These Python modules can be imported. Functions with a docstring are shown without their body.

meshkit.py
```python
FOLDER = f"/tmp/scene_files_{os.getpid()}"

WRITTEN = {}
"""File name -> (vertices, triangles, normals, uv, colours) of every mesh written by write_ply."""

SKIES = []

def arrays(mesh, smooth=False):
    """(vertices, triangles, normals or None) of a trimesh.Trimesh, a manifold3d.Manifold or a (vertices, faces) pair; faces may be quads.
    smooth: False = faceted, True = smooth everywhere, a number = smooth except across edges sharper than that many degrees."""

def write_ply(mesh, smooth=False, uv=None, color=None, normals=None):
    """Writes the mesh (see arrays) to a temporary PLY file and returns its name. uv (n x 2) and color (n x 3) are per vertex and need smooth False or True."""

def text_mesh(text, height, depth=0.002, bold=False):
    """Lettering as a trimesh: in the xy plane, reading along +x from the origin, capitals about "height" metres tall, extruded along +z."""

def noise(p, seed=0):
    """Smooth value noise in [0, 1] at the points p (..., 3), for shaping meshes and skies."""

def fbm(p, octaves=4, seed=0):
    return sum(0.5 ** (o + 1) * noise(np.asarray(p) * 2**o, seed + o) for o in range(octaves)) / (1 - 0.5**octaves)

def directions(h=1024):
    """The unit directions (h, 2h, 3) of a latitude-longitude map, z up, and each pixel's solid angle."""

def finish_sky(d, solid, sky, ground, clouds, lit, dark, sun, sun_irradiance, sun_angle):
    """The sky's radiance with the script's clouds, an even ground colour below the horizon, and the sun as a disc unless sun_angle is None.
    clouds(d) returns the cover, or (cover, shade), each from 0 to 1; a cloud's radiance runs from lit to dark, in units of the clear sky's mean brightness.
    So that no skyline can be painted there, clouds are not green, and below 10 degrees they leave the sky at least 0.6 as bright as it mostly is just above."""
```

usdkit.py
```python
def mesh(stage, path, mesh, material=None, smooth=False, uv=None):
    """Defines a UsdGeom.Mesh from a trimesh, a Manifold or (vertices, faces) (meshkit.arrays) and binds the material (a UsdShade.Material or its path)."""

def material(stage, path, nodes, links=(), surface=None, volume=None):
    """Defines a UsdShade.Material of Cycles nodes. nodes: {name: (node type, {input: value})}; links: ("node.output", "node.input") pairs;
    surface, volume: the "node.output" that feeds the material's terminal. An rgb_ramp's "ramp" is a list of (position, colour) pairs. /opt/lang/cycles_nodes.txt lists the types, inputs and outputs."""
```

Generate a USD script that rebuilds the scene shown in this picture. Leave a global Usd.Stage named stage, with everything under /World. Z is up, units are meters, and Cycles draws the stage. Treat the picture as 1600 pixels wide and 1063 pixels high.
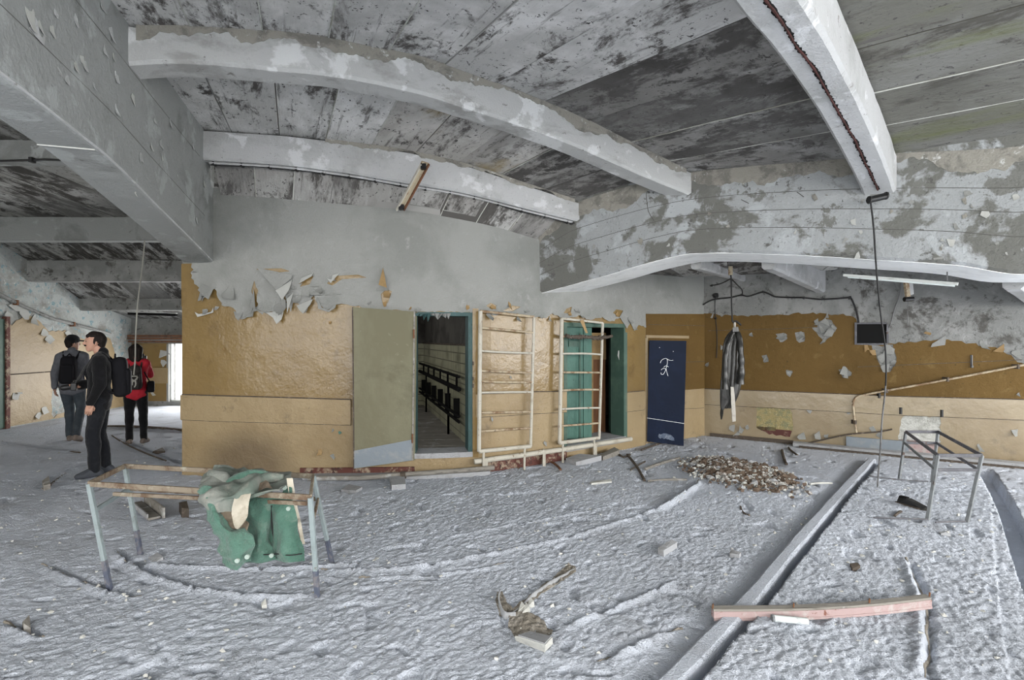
import math, random
import numpy as np, trimesh, manifold3d as m3, usdkit, meshkit
from scipy.interpolate import PchipInterpolator
from scipy.spatial import ConvexHull
from shapely.geometry import Polygon, LineString
from pxr import Usd, UsdGeom, UsdLux, UsdShade, Gf, Sdf, Vt

stage = Usd.Stage.CreateInMemory()
UsdGeom.SetStageUpAxis(stage, UsdGeom.Tokens.z)
UsdGeom.SetStageMetersPerUnit(stage, 1.0)
world = UsdGeom.Xform.Define(stage, '/World')
stage.SetDefaultPrim(world.GetPrim())
UsdGeom.Scope.Define(stage, '/World/Looks')

# ---------------------------------------------------------------- camera, sky, daylight, exposure
EYE = 1.7
cam = UsdGeom.Camera.Define(stage, '/World/camera')
cam.CreateHorizontalApertureAttr(36.0)
cam.CreateVerticalApertureAttr(36.0 * 1063 / 1600)
cam.CreateFocalLengthAttr(18.0)
cam.CreateClippingRangeAttr((0.05, 500.0))
cam.AddTranslateOp().Set(Gf.Vec3d(0, 0, EYE))
cam.AddRotateXOp().Set(90.0)
cam.CreateExposureAttr(-0.57)

dome = UsdLux.DomeLight.Define(stage, '/World/sky')
dome.CreateIntensityAttr(3.0)
dome.CreateColorAttr(Gf.Vec3f(1.0, 0.99, 0.965))

def daylight(name, x, y, z, w, h, rx, rz, power):
    l = UsdLux.RectLight.Define(stage, '/World/' + name)
    l.CreateWidthAttr(w); l.CreateHeightAttr(h); l.CreateIntensityAttr(power)
    l.CreateColorAttr(Gf.Vec3f(1.0, 0.99, 0.965))
    l.AddTranslateOp().Set(Gf.Vec3d(x, y, z)); l.AddRotateZOp().Set(rz); l.AddRotateXOp().Set(rx)
# daylight in the window band of the rear wall (behind the photographer) and of the right wall
REAR_WINDOWS = [(-7.6, 2.6), (-4.2, 2.6), (-0.8, 2.6), (2.6, 2.6), (6.0, 2.6), (9.0, 2.0)]
REAR_Y, SIDE_X = -3.6, 10.6
for i_, (x_, w_) in enumerate(REAR_WINDOWS):
    daylight('window_daylight_%d' % i_, x_, REAR_Y + 0.75, 2.5, w_ - .1, 2.0, 30, 0, [9, 12, 16, 18, 18, 16][i_])   # skylight falls in at a slope
SIDE_WINDOWS = [(-0.4, 2.6), (3.1, 2.6)]
for i_, (y_, w_) in enumerate(SIDE_WINDOWS):
    daylight('side_daylight_%d' % i_, SIDE_X - 0.7, y_, 2.2, w_ - .1, 1.7, 42, 90, 50.0)
daylight('kitchen_fill_light', -4.1, 8.6, 2.0, 1.2, .9, 70, -90, 16.0)  # added lamp brightening the kitchen tiles; no window stands here
daylight('far_daylight', -6.5, 13.22, .86, 4.2, 1.4, 80, 180, 9.0)       # daylight in the opening at the end of the left bay

# ---------------------------------------------------------------- helpers
used, LOC = {}, {}
def numbered(path):
    n = used.get(path, 0); used[path] = n + 1
    return path if n == 0 else '%s_%03d' % (path, n)
def keys(p, label=None, cat=None, group=None, kind=None):
    for k, v in (('label', label), ('category', cat), ('group', group), ('kind', kind)):
        if v: p.SetCustomDataByKey(k, v)
    return p
def thing(name, label, cat, loc=(0, 0, 0), group=None, kind=None):
    path = numbered('/World/' + name)
    x = UsdGeom.Xform.Define(stage, path); x.AddTranslateOp().Set(Gf.Vec3d(*map(float, loc)))
    LOC[path] = np.array(loc, float)
    return keys(x.GetPrim(), label, cat, group, kind)
def obj(name, mesh, mat, parent=None, smooth=False, uv=None, label=None, cat=None, group=None, kind=None):
    base = str(parent.GetPath()) if parent is not None else '/World'
    path = numbered(base + '/' + name)
    off = LOC.get(base, np.zeros(3)); LOC[path] = off
    v, f = (np.array(mesh.vertices), np.array(mesh.faces)) if hasattr(mesh, 'faces') else (np.asarray(mesh[0], float), np.asarray(mesh[1], int))
    m = usdkit.mesh(stage, path, (v - off, f), '/World/Looks/' + mat, smooth=smooth, uv=uv)
    return keys(m.GetPrim(), label, cat, group, kind)
def cat_(ms):
    V, F, n = [], [], 0
    for m in ms:
        v, f = (np.array(m.vertices), np.array(m.faces)) if hasattr(m, 'faces') else (np.asarray(m[0], float), np.asarray(m[1], int))
        if f.shape[1] == 4: f = np.vstack([f[:, [0, 1, 2]], f[:, [0, 2, 3]]])
        V.append(v); F.append(f + n); n += len(v)
    return np.vstack(V), np.vstack(F)
def grid(P):
    """(n, m, 3) points as a quad sheet."""
    n, m = P.shape[:2]
    i, j = np.meshgrid(np.arange(n - 1), np.arange(m - 1), indexing='ij')
    a = (i * m + j).ravel()
    q = np.stack([a, a + m, a + m + 1, a + 1], 1)
    return P.reshape(-1, 3), np.vstack([q[:, [0, 1, 2]], q[:, [0, 2, 3]]])
def hull(pts):
    h = trimesh.Trimesh(pts, ConvexHull(np.asarray(pts)).simplices, process=True)
    h.fix_normals(); return h
def slab4(c, th, up=None):
    """a board with four measured corners and a thickness along its normal (or up)"""
    c = np.asarray(c, float); n = np.cross(c[1] - c[0], c[3] - c[0]) if up is None else np.asarray(up, float)
    n = n / np.linalg.norm(n) * th
    return hull(np.vstack([c, c + n]))
def bar(a, b, w, h=None, up=(0, 0, 1), bevel=.12):
    """a square bar with chamfered edges from a to b"""
    a, b = np.asarray(a, float), np.asarray(b, float); h = h or w
    t = (b - a) / np.linalg.norm(b - a); up = np.asarray(up, float)
    if abs(t @ up) > .97: up = np.array([0, 1.0, 0])
    x = np.cross(t, up); x /= np.linalg.norm(x); y = np.cross(x, t)
    k = bevel * min(w, h); W, H = w / 2, h / 2
    sec = [(-W + k, -H), (W - k, -H), (W, -H + k), (W, H - k), (W - k, H), (-W + k, H), (-W, H - k), (-W, -H + k)]
    return hull([p + x * u + y * v for p in (a, b) for u, v in sec])
def box(x0, x1, y0, y1, z0, z1):
    m = trimesh.creation.box([x1 - x0, y1 - y0, z1 - z0]); m.apply_translation([(x0 + x1) / 2, (y0 + y1) / 2, (z0 + z1) / 2]); return m
def tube(pts, r, sides=8, closed_ends=True):
    p = np.asarray(pts, float); r = np.broadcast_to(r, (len(p),))
    t = np.gradient(p, axis=0); t /= np.linalg.norm(t, axis=1, keepdims=True) + 1e-12
    ref = np.array([0, 0, 1.0]) if abs(t[:, 2]).mean() < .8 else np.array([0, 1.0, 0])
    a = np.cross(t, ref); a /= np.linalg.norm(a, axis=1, keepdims=True) + 1e-12
    b = np.cross(t, a); ang = np.arange(sides) * 2 * np.pi / sides
    v = p[:, None] + r[:, None, None] * (np.cos(ang)[None, :, None] * a[:, None] + np.sin(ang)[None, :, None] * b[:, None])
    n = len(p); v = v.reshape(-1, 3); F = []
    for i in range(n - 1):
        for j in range(sides):
            A, B = i * sides + j, i * sides + (j + 1) % sides
            F += [(A, A + sides, B + sides), (A, B + sides, B)]
    v = np.vstack([v, p[0], p[-1]])
    for j in range(sides):
        F += [(len(v) - 2, j, (j + 1) % sides), (len(v) - 1, (n - 1) * sides + (j + 1) % sides, (n - 1) * sides + j)]
    m = trimesh.Trimesh(v, np.array(F), process=False); m.fix_normals(); return m
def spline(pts, n=24):
    p = np.asarray(pts, float); s = np.r_[0, np.cumsum(np.linalg.norm(np.diff(p, axis=0), axis=1))]
    return np.stack([PchipInterpolator(s, p[:, k])(np.linspace(0, s[-1], n)) for k in range(3)], 1)
def rock(r, seed, flat=.7, n=14):
    g = np.random.default_rng(seed); p = g.normal(size=(n, 3)); p /= np.linalg.norm(p, axis=1, keepdims=True)
    p *= g.uniform(.75, 1.1, (n, 1)) * r * np.array([1, g.uniform(.6, 1), flat])
    return hull(p)
def at(px, py, d):
    """a surveyed point: bearing and elevation as seen from the tripod, at distance d in front of it"""
    return np.array([(px - 800) / 800 * d, d, EYE + (531.5 - py) / 800 * d])
def fl(px, py, z=0.0):
    return at(px, py, (EYE - z) * 800 / (py - 531.5))
def ease(t): t = np.clip(t, 0, 1); return t * t * (3 - 2 * t)

class Wall:
    """a wall in plan: s runs along it, n stands out of it towards the room, z is up"""
    def __init__(self, table, n=160):
        t = np.asarray(table, float); self.px = np.linspace(t[0, 0], t[-1, 0], n)
        d = PchipInterpolator(t[:, 0], t[:, 1])(self.px)
        self.setup(np.stack([(self.px - 800) / 800 * d, d], 1))
    @classmethod
    def line(cls, a, b):
        w = cls.__new__(cls); k = np.linspace(0, 1, 40)[:, None]
        P = np.asarray(a, float) * (1 - k) + np.asarray(b, float) * k
        w.px = 800 + 800 * P[:, 0] / P[:, 1]; w.setup(P); return w
    def setup(self, P):
        self.P = P; self.S = np.r_[0, np.cumsum(np.linalg.norm(np.diff(P, axis=0), axis=1))]
        t = np.gradient(P, axis=0); t /= np.linalg.norm(t, axis=1, keepdims=True)
        N = np.stack([t[:, 1], -t[:, 0]], 1)
        if (N[len(N) // 2] @ P[len(P) // 2]) > 0: N = -N
        self.N = N
    def s(self, px): return np.interp(px, self.px, self.S) if self.px[0] < self.px[-1] else np.interp(px, self.px[::-1], self.S[::-1])
    def depth(self, px): return float(np.interp(self.s(px), self.S, self.P[:, 1]))
    def sz(self, px, py): return float(self.s(px)), EYE + (531.5 - py) / 800 * self.depth(px)
    def map(self, v):
        v = np.asarray(v, float); s, n, z = v[..., 0], v[..., 1], v[..., 2]
        sc = np.clip(s, 0, self.S[-1]); ex = s - sc
        x, y = np.interp(sc, self.S, self.P[:, 0]), np.interp(sc, self.S, self.P[:, 1])
        nx, ny = np.interp(sc, self.S, self.N[:, 0]), np.interp(sc, self.S, self.N[:, 1])
        return np.stack([x + nx * n - ny * ex, y + ny * n + nx * ex, z], -1)
    def pt(self, px, py, n=0.0):
        s, z = self.sz(px, py); return self.map(np.array([s, n, z]))
    def on(self, px, py, n=0.0):
        """the point on the sight line px, py that stands n in front of the wall"""
        s = float(self.s(px)); N = np.array([np.interp(s, self.S, self.N[:, k]) for k in (0, 1)]); r = np.array([(px - 800) / 800, 1.0])
        return at(px, py, self.depth(px) - n / max(-(N @ r), .2))
    def solid(self, s0, s1, z0, z1, n0, n1, ds=.12):
        """a block in wall coordinates; z0 and z1 may be functions of s"""
        k = max(2, int(abs(s1 - s0) / ds) + 1); S = np.linspace(s0, s1, k)
        lo = np.broadcast_to(z0(S) if callable(z0) else z0, (k,)); hi = np.broadcast_to(z1(S) if callable(z1) else z1, (k,))
        c = [np.stack([S, np.full(k, n), z], 1) for n, z in ((n1, lo), (n1, hi), (n0, hi), (n0, lo))]
        c = [self.map(q) for q in c]
        parts = [grid(np.stack([c[i], c[(i + 1) % 4]], 1)) for i in range(4)]
        for e in (0, -1):
            q = np.array([c[i][e] for i in range(4)]); parts.append((q, np.array([[0, 1, 2], [0, 2, 3]]) if e else np.array([[0, 2, 1], [0, 3, 2]])))
        m = trimesh.Trimesh(*cat_(parts), process=True); m.fix_normals(); return m
    def sheet(self, poly, th, n=.002, curl=None, size=.09):
        """a layer of paint, cut to a polygon in (s, z), standing n off the wall"""
        m = trimesh.creation.extrude_polygon(poly, th, engine='earcut')
        v, f = trimesh.remesh.subdivide_to_size(m.vertices, m.faces, size)
        q = np.stack([v[:, 0], n + v[:, 2], v[:, 1]], 1)
        if curl is not None: q[:, 1] += curl(v[:, 0], v[:, 1])
        m = trimesh.Trimesh(self.map(q), f, process=False); m.fix_normals(); return m
def ragged(pts, amp, step, seed):
    """a torn outline through the given points"""
    g = np.random.default_rng(seed); L = LineString(pts); n = max(3, int(L.length / step)); out = []
    for i, k in enumerate(np.linspace(0, 1, n)):
        p = L.interpolate(k, normalized=True); out.append((p.x + g.normal() * amp * .5 * (0 < i < n - 1), p.y + g.normal() * amp * (0 < i < n - 1)))
    return out
def flake(wall, px, py, size, seed, mat, parent, curl=.06, drop=1.0, name='paint_flake', n0=.004):
    """a curled scale of old paint: fast along its upper edge, standing off below"""
    g = np.random.default_rng(seed); s, z = wall.sz(px, py); k = g.integers(6, 9)
    a = np.sort(g.uniform(0, 2 * np.pi, k)) ; r = size * g.uniform(.45, 1.0, k)
    p = Polygon(np.stack([r * np.cos(a) * .8, r * np.sin(a) * drop], 1)).buffer(.002).convex_hull if k < 7 else Polygon(np.stack([r * np.cos(a) * .8, r * np.sin(a) * drop], 1)).buffer(0.002)
    if p.geom_type != 'Polygon': p = max(p.geoms, key=lambda q: q.area)
    p = Polygon(p.exterior)
    dirn = g.uniform(-.5, .5); top = p.bounds[3]
    m = trimesh.creation.extrude_polygon(p, .003, engine='earcut')
    v, f = trimesh.remesh.subdivide_to_size(m.vertices, m.faces, size * .45)
    dist = (top - v[:, 1] + dirn * v[:, 0]) / (2 * size)
    q = np.stack([s + v[:, 0], n0 + v[:, 2] + curl * np.clip(dist, 0, 2) ** 2, z + v[:, 1] * (1 - .25 * np.clip(dist, 0, 1))], 1)
    m = trimesh.Trimesh(wall.map(q), f, process=False); m.fix_normals()
    return obj(name, m, mat, parent, smooth=40)

# ---------------------------------------------------------------- materials
def surf(name, base, layers=(), rough=.85, bump=(), coords='pos', spec=.3, metal=0.0, sheen=0.0, rlayer=None, stain=None):
    """layers: (scale or (sx, sy, sz), low, high, colour[, detail, roughness[, kind]]) laid over the base one after the other where noise passes from low to high"""
    N = {'p': ('principled_bsdf', {'roughness': rough, 'specular_ior_level': spec, 'metallic': metal, 'sheen_weight': sheen})}; L = []
    N['co'] = ('geometry', {}) if coords == 'pos' else ('texture_coordinate', {})
    src = 'co.position' if coords == 'pos' else 'co.UV' if coords == 'uv' else 'co.object'
    N['base'] = ('color', {'value': base}); prev = 'base.color'
    for i, l in enumerate(layers):
        sc = (l[0],) * 3 if np.ndim(l[0]) == 0 else l[0]
        kind = l[6] if len(l) > 6 else 'n'
        N['m%d' % i] = ('mapping', {'scale': sc, 'location': (3.7 * i + 1.3, 5.1 * i, 2.3 * i)}); L.append((src, 'm%d.vector' % i))
        if kind == 'n':
            N['n%d' % i] = ('noise_texture', {'scale': 1.0, 'detail': float(l[4]) if len(l) > 4 else 6.0, 'roughness': l[5] if len(l) > 5 else .6, 'distortion': .3}); out = 'n%d.fac' % i
        else:
            N['n%d' % i] = ('voronoi_texture', {'scale': 1.0, 'randomness': 1.0}); out = 'n%d.distance' % i
        L.append(('m%d.vector' % i, 'n%d.vector' % i))
        N['r%d' % i] = ('map_range', {'from_min': l[1], 'from_max': l[2], 'clamp': True}); L.append((out, 'r%d.value' % i))
        N['x%d' % i] = ('mix_color', {'b': l[3], 'use_clamp': True}); L += [('r%d.result' % i, 'x%d.fac' % i), (prev, 'x%d.a' % i)]; prev = 'x%d.result' % i
    if stain is not None:      # one soft-edged smear with its own place and size
        c, r, k, amt = stain
        N['sm'] = ('mapping', {'location': tuple(-x / q for x, q in zip(c, r)), 'scale': tuple(1 / q for q in r)}); N['sg'] = ('gradient_texture', {'gradient_type': 'spherical'})
        N['sr'] = ('map_range', {'from_min': .05, 'from_max': .55, 'to_min': 0.0, 'to_max': amt, 'clamp': True}); N['sx'] = ('mix_color', {'b': k, 'use_clamp': True})
        L += [(src, 'sm.vector'), ('sm.vector', 'sg.vector'), ('sg.fac', 'sr.value'), ('sr.result', 'sx.fac'), (prev, 'sx.a')]; prev = 'sx.result'
    L.append((prev, 'p.base_color'))
    if rlayer is not None:
        i, r = rlayer
        N['rr'] = ('map_range', {'from_min': 0.0, 'from_max': 1.0, 'to_min': rough, 'to_max': r, 'clamp': True}); L += [('r%d.result' % i, 'rr.value'), ('rr.result', 'p.roughness')]
    last = None
    for i, (sc, dist, det) in enumerate(bump):
        sc = (sc,) * 3 if np.ndim(sc) == 0 else sc
        N['bm%d' % i] = ('mapping', {'scale': sc}); N['bn%d' % i] = ('noise_texture', {'scale': 1.0, 'detail': float(det), 'roughness': .6})
        N['b%d' % i] = ('bump', {'strength': 1.0, 'distance': dist})
        L += [(src, 'bm%d.vector' % i), ('bm%d.vector' % i, 'bn%d.vector' % i), ('bn%d.fac' % i, 'b%d.height' % i)]
        if last: L.append((last, 'b%d.normal' % i))
        last = 'b%d.normal' % i
    if last: L.append((last, 'p.normal'))
    usdkit.material(stage, '/World/Looks/' + name, N, L, surface='p.BSDF')

DARK, MOULD = (.035, .032, .03), (.06, .056, .052)
# roof slabs: u runs along the boards, v across them
def slab_look(name, base, wash, mould, lo, extra=()):
    surf(name, base, [((.8, 1.3, 1), .46, .60, wash, 9, .68), ((.9, 2.2, 1), lo, lo + .07, mould, 11, .74), ((2.4, 3.4, 1), lo + .05, lo + .12, tuple(x * .8 for x in mould), 9, .75),
                      ((1.0, 11, 1), .58, .68, (.10, .095, .09), 7, .7), ((.35, .4, 1), lo, lo + .2, tuple(x * .55 for x in base), 5, .7), ((17, 19, 1), .60, .66, (.055, .052, .05), 4, .75), *extra],
         rough=.92, coords='uv', bump=[((2, 22, 1), .010, 5), ((30, 36, 1), .008, 6)])
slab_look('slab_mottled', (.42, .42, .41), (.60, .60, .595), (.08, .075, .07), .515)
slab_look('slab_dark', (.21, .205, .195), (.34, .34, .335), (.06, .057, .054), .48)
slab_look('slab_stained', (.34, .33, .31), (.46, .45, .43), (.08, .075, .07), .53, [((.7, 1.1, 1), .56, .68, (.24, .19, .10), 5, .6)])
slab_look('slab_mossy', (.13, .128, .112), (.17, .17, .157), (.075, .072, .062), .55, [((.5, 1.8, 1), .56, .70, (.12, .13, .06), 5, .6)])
slab_look('slab_strip', (.27, .265, .255), (.36, .36, .35), (.07, .066, .062), .50)
slab_look('slab_bay', (.27, .27, .255), (.37, .37, .36), (.042, .039, .035), .475)
surf('seam_line', (.42, .43, .40), [(3, .45, .6, (.25, .25, .22))], rough=.9)
surf('concrete_white', (.423, .428, .432), [(1.3, .48, .60, (.331, .336, .331), 7, .65), (3.0, .58, .63, (.552, .561, .570), 7, .6), (7, .62, .70, (.230, .225, .212), 6, .7), (40, .66, .74, (.184, .184, .175), 3, .6)],
     rough=.8, bump=[(5, .02, 6), (60, .006, 4)])
surf('concrete_girder', (.251, .260, .255), [(1.0, .50, .58, (.188, .195, .189), 7, .65), (2.6, .57, .62, (.313, .327, .322), 7, .6), (8, .64, .72, (.137, .137, .127), 6, .7)],
     rough=.8, bump=[(3.5, .03, 6), (40, .008, 4)])
surf('whitewash', (.835, .847, .847), [(3, .5, .65, (.695, .708, .708), 7, .7), (12, .62, .7, (.531, .531, .518), 6, .7)], rough=.8, bump=[(9, .012, 6)])
surf('seam_dark', (.09, .088, .08), rough=.95)
surf('bare_band', (.267, .257, .225), [(4, .5, .6, (.170, .163, .146), 8, .7), (9, .6, .67, (.510, .510, .497), 7, .7)], rough=.95, bump=[(14, .02, 6), (60, .008, 4)])
surf('concrete_bare', (.302, .316, .320), [(1.1, .50, .535, (.141, .142, .130), 10, .62), (2.6, .57, .60, (.155, .156, .145), 9, .66), (1.8, .55, .6, (.367, .386, .396), 8, .6), (6, .60, .66, (.098, .098, .091), 7, .7), (30, .66, .74, (.071, .073, .067), 3, .6)],
     rough=.9, bump=[(6, .03, 7), (50, .01, 4)])
surf('rib_face', (.42, .425, .42), [((1.5, 1.5, 3), .50, .60, (.30, .30, .29), 7, .65), (2.2, .57, .61, (.58, .59, .59), 7, .6), (9, .62, .70, (.16, .155, .14), 6, .7)],
     rough=.85, bump=[(6, .02, 6), (60, .006, 4)])
surf('plaster_white', (.256, .260, .248), [(1.0, .46, .62, (.205, .211, .199), 6, .6), (6, .6, .72, (.298, .301, .290), 6, .65), (34, .68, .76, (.199, .201, .184), 3, .6)], rough=.75, bump=[(9, .012, 6), (70, .004, 3)])
surf('plaster_grey', (.196, .200, .193), [(1.5, .46, .58, (.272, .274, .266), 7, .65), (2.6, .54, .62, (.087, .084, .077), 8, .7), (7, .58, .68, (.057, .056, .052), 7, .7)], rough=.85, bump=[(7, .02, 6), (50, .008, 4)])
surf('plaster_teal', (.36, .38, .37), [(2.0, .45, .6, (.22, .22, .2), 7, .65), (8, .56, .62, (.16, .26, .29), 7, .7), (12, .6, .68, (.55, .56, .54), 7, .7)], rough=.85, bump=[(7, .03, 6), (50, .01, 4)])
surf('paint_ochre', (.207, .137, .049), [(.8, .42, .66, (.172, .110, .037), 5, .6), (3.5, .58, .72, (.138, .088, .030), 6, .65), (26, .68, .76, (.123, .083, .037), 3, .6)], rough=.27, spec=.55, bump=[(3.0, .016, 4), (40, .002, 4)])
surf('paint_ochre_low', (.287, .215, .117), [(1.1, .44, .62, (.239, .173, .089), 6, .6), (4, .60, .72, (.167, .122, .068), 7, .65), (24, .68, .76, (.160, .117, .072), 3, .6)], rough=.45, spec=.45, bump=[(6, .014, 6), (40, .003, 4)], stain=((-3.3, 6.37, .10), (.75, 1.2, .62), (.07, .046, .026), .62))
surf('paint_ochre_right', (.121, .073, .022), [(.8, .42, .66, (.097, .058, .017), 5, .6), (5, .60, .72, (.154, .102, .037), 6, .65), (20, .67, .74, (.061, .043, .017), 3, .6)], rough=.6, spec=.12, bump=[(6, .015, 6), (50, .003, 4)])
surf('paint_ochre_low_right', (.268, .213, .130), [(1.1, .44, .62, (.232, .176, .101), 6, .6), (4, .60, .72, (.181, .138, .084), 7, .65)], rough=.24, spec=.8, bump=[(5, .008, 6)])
surf('flake_white', (.400, .404, .385), [(6, .5, .7, (.377, .377, .352))], rough=.7, bump=[(30, .004, 4)])
surf('flake_ochre', (.281, .187, .086), [(6, .5, .7, (.195, .129, .062))], rough=.6, bump=[(30, .004, 4)])
surf('baseboard_red', (.098, .034, .026), [(9, .5, .6, (.285, .225, .165), 7, .7), (20, .55, .65, (.045, .022, .019))], rough=.7, bump=[(30, .006, 5)])
surf('floor_dust', (.70, .745, .835), [(.45, .48, .66, (.60, .64, .715), 5, .6), (1.6, .55, .7, (.53, .555, .61), 7, .65), (7, .62, .74, (.43, .445, .475), 7, .7), (30, .66, .74, (.25, .25, .26), 5, .72), (5, .66, .76, (.78, .81, .85), 6, .7)],
     rough=.95, spec=.15, bump=[(38, .034, 6), (85, .022, 5)])
surf('dust_block', (.332, .339, .352), [(6, .5, .65, (.256, .256, .256), 6, .7), (40, .62, .7, (.192, .192, .186))], rough=.95, bump=[(40, .006, 5)])
surf('cement_light', (.496, .496, .464), [(12, .5, .65, (.384, .384, .360), 6, .7)], rough=.95, bump=[(50, .005, 5)])
surf('debris', (.13, .095, .07), [(5, .52, .60, (.44, .43, .41), 7, .7), (11, .55, .65, (.09, .06, .045), 6, .7)], rough=.95, bump=[(50, .006, 5)])
surf('bared_floor_and_shade', (.20, .18, .15), [(9, .5, .65, (.30, .28, .25), 7, .7)], rough=.95, bump=[(30, .008, 5)])  # bare floor brown, also used to paint shadow and slit shade
surf('soot_shade_wood', (.075, .06, .048), [(14, .55, .68, (.2, .17, .14), 6, .7)], rough=.9, bump=[((30, 30, 30), .006, 5)])  # charred wood, also the dark for painted shadow strips along the rails
surf('grey_wood', (.24, .225, .20), [((3, 30, 30), .5, .66, (.13, .12, .105), 6, .65), (5, .58, .7, (.42, .42, .41))], rough=.9, bump=[((6, 50, 50), .005, 5)])
surf('pink_wood', (.360, .266, .259), [(9, .5, .62, (.403, .360, .346), 7, .7), (22, .6, .68, (.180, .079, .058), 6, .7)], rough=.8, bump=[(40, .003, 5)])
surf('door_grey', (.186, .180, .122), [((.748, .748, .444), .46, .62, (.147, .138, .089), 7, .65), ((.748, .748, .748), .56, .70, (.106, .098, .062), 7, .7), (12, .63, .74, (.222, .216, .159), 6, .7)], rough=.75, bump=[(30, .003, 5)])
surf('kick_blue', (.195, .225, .255), [(6, .5, .66, (.255, .270, .277), 7, .7)], rough=.6, bump=[(30, .003, 5)])
surf('teal_paint', (.032, .073, .073), [(5, .5, .66, (.045, .098, .098), 6, .6), (14, .64, .74, (.014, .028, .028))], rough=.5, bump=[(30, .003, 4)])
surf('green_panel', (.071, .161, .131), [(2, .45, .62, (.056, .128, .105), 6, .6), (10, .64, .74, (.038, .075, .060))], rough=.5, bump=[(20, .003, 4)])
surf('green_dark', (.05, .095, .075), [(4, .5, .66, (.075, .13, .10), 6, .6), (14, .66, .76, (.02, .035, .03))], rough=.5, bump=[(30, .003, 4)])
surf('brown_panel', (.16, .075, .035), [((8, 8, 2), .5, .66, (.10, .048, .024), 6, .6)], rough=.6)
surf('blue_paint', (.005, .011, .031), [(3, .45, .65, (.007, .015, .041), 6, .6), (16, .70, .76, (.036, .054, .090), 6, .7)], rough=.55, spec=.18, bump=[(20, .002, 4)])
surf('chalk_white', (.75, .77, .8), rough=.9)
surf('scuff', (.10, .13, .19), [(18, .45, .6, (.22, .25, .30), 6, .75)], rough=.8)
surf('pipe_white', (.446, .425, .367), [(5, .52, .64, (.346, .317, .259), 6, .7), (13, .60, .67, (.158, .094, .054), 7, .72)], rough=.55, bump=[(40, .003, 4)])
surf('rung_rust', (.400, .336, .240), [(6, .46, .60, (.192, .120, .068), 7, .72), (20, .58, .68, (.072, .044, .028), 6, .7)], rough=.7, bump=[(40, .004, 4)])
surf('rust', (.16, .075, .04), [(9, .48, .62, (.07, .04, .028), 7, .7), (22, .6, .72, (.28, .15, .08), 6, .7)], rough=.9, bump=[(40, .008, 5)])
surf('rust_red', (.054, .018, .016), [(16, .48, .62, (.020, .011, .009), 7, .7)], rough=.95, bump=[(50, .01, 5)])
surf('rail_rust', (.24, .20, .15), [(7, .47, .6, (.13, .085, .055), 7, .72), (14, .57, .67, (.36, .34, .27), 6, .7)], rough=.75, bump=[(40, .003, 5)])
surf('leg_blue', (.256, .304, .312), [(6, .52, .66, (.192, .224, .224), 6, .7), (16, .63, .70, (.096, .056, .036), 7, .7)], rough=.6, bump=[(40, .002, 4)])
surf('leg_boot', (.080, .092, .128), [(12, .5, .66, (.176, .168, .176), 6, .7)], rough=.7)
surf('steel_dark', (.09, .09, .10), [(8, .5, .66, (.16, .16, .17), 6, .7), (14, .62, .7, (.09, .05, .035))], rough=.6, bump=[(40, .002, 4)])
surf('steel_grey', (.169, .182, .189), [(8, .5, .66, (.117, .124, .130), 6, .7), (14, .62, .7, (.065, .039, .026))], rough=.6, bump=[(40, .002, 4)])
surf('cable_black', (.02, .02, .02), rough=.6)
surf('cable_grey', (.16, .16, .16), [(9, .5, .65, (.08, .08, .08))], rough=.7)
surf('cord_pale', (.42, .41, .37), rough=.9)
surf('lamp_white', (.528, .544, .528), [(8, .55, .68, (.360, .368, .344), 6, .7)], rough=.5)
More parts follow.
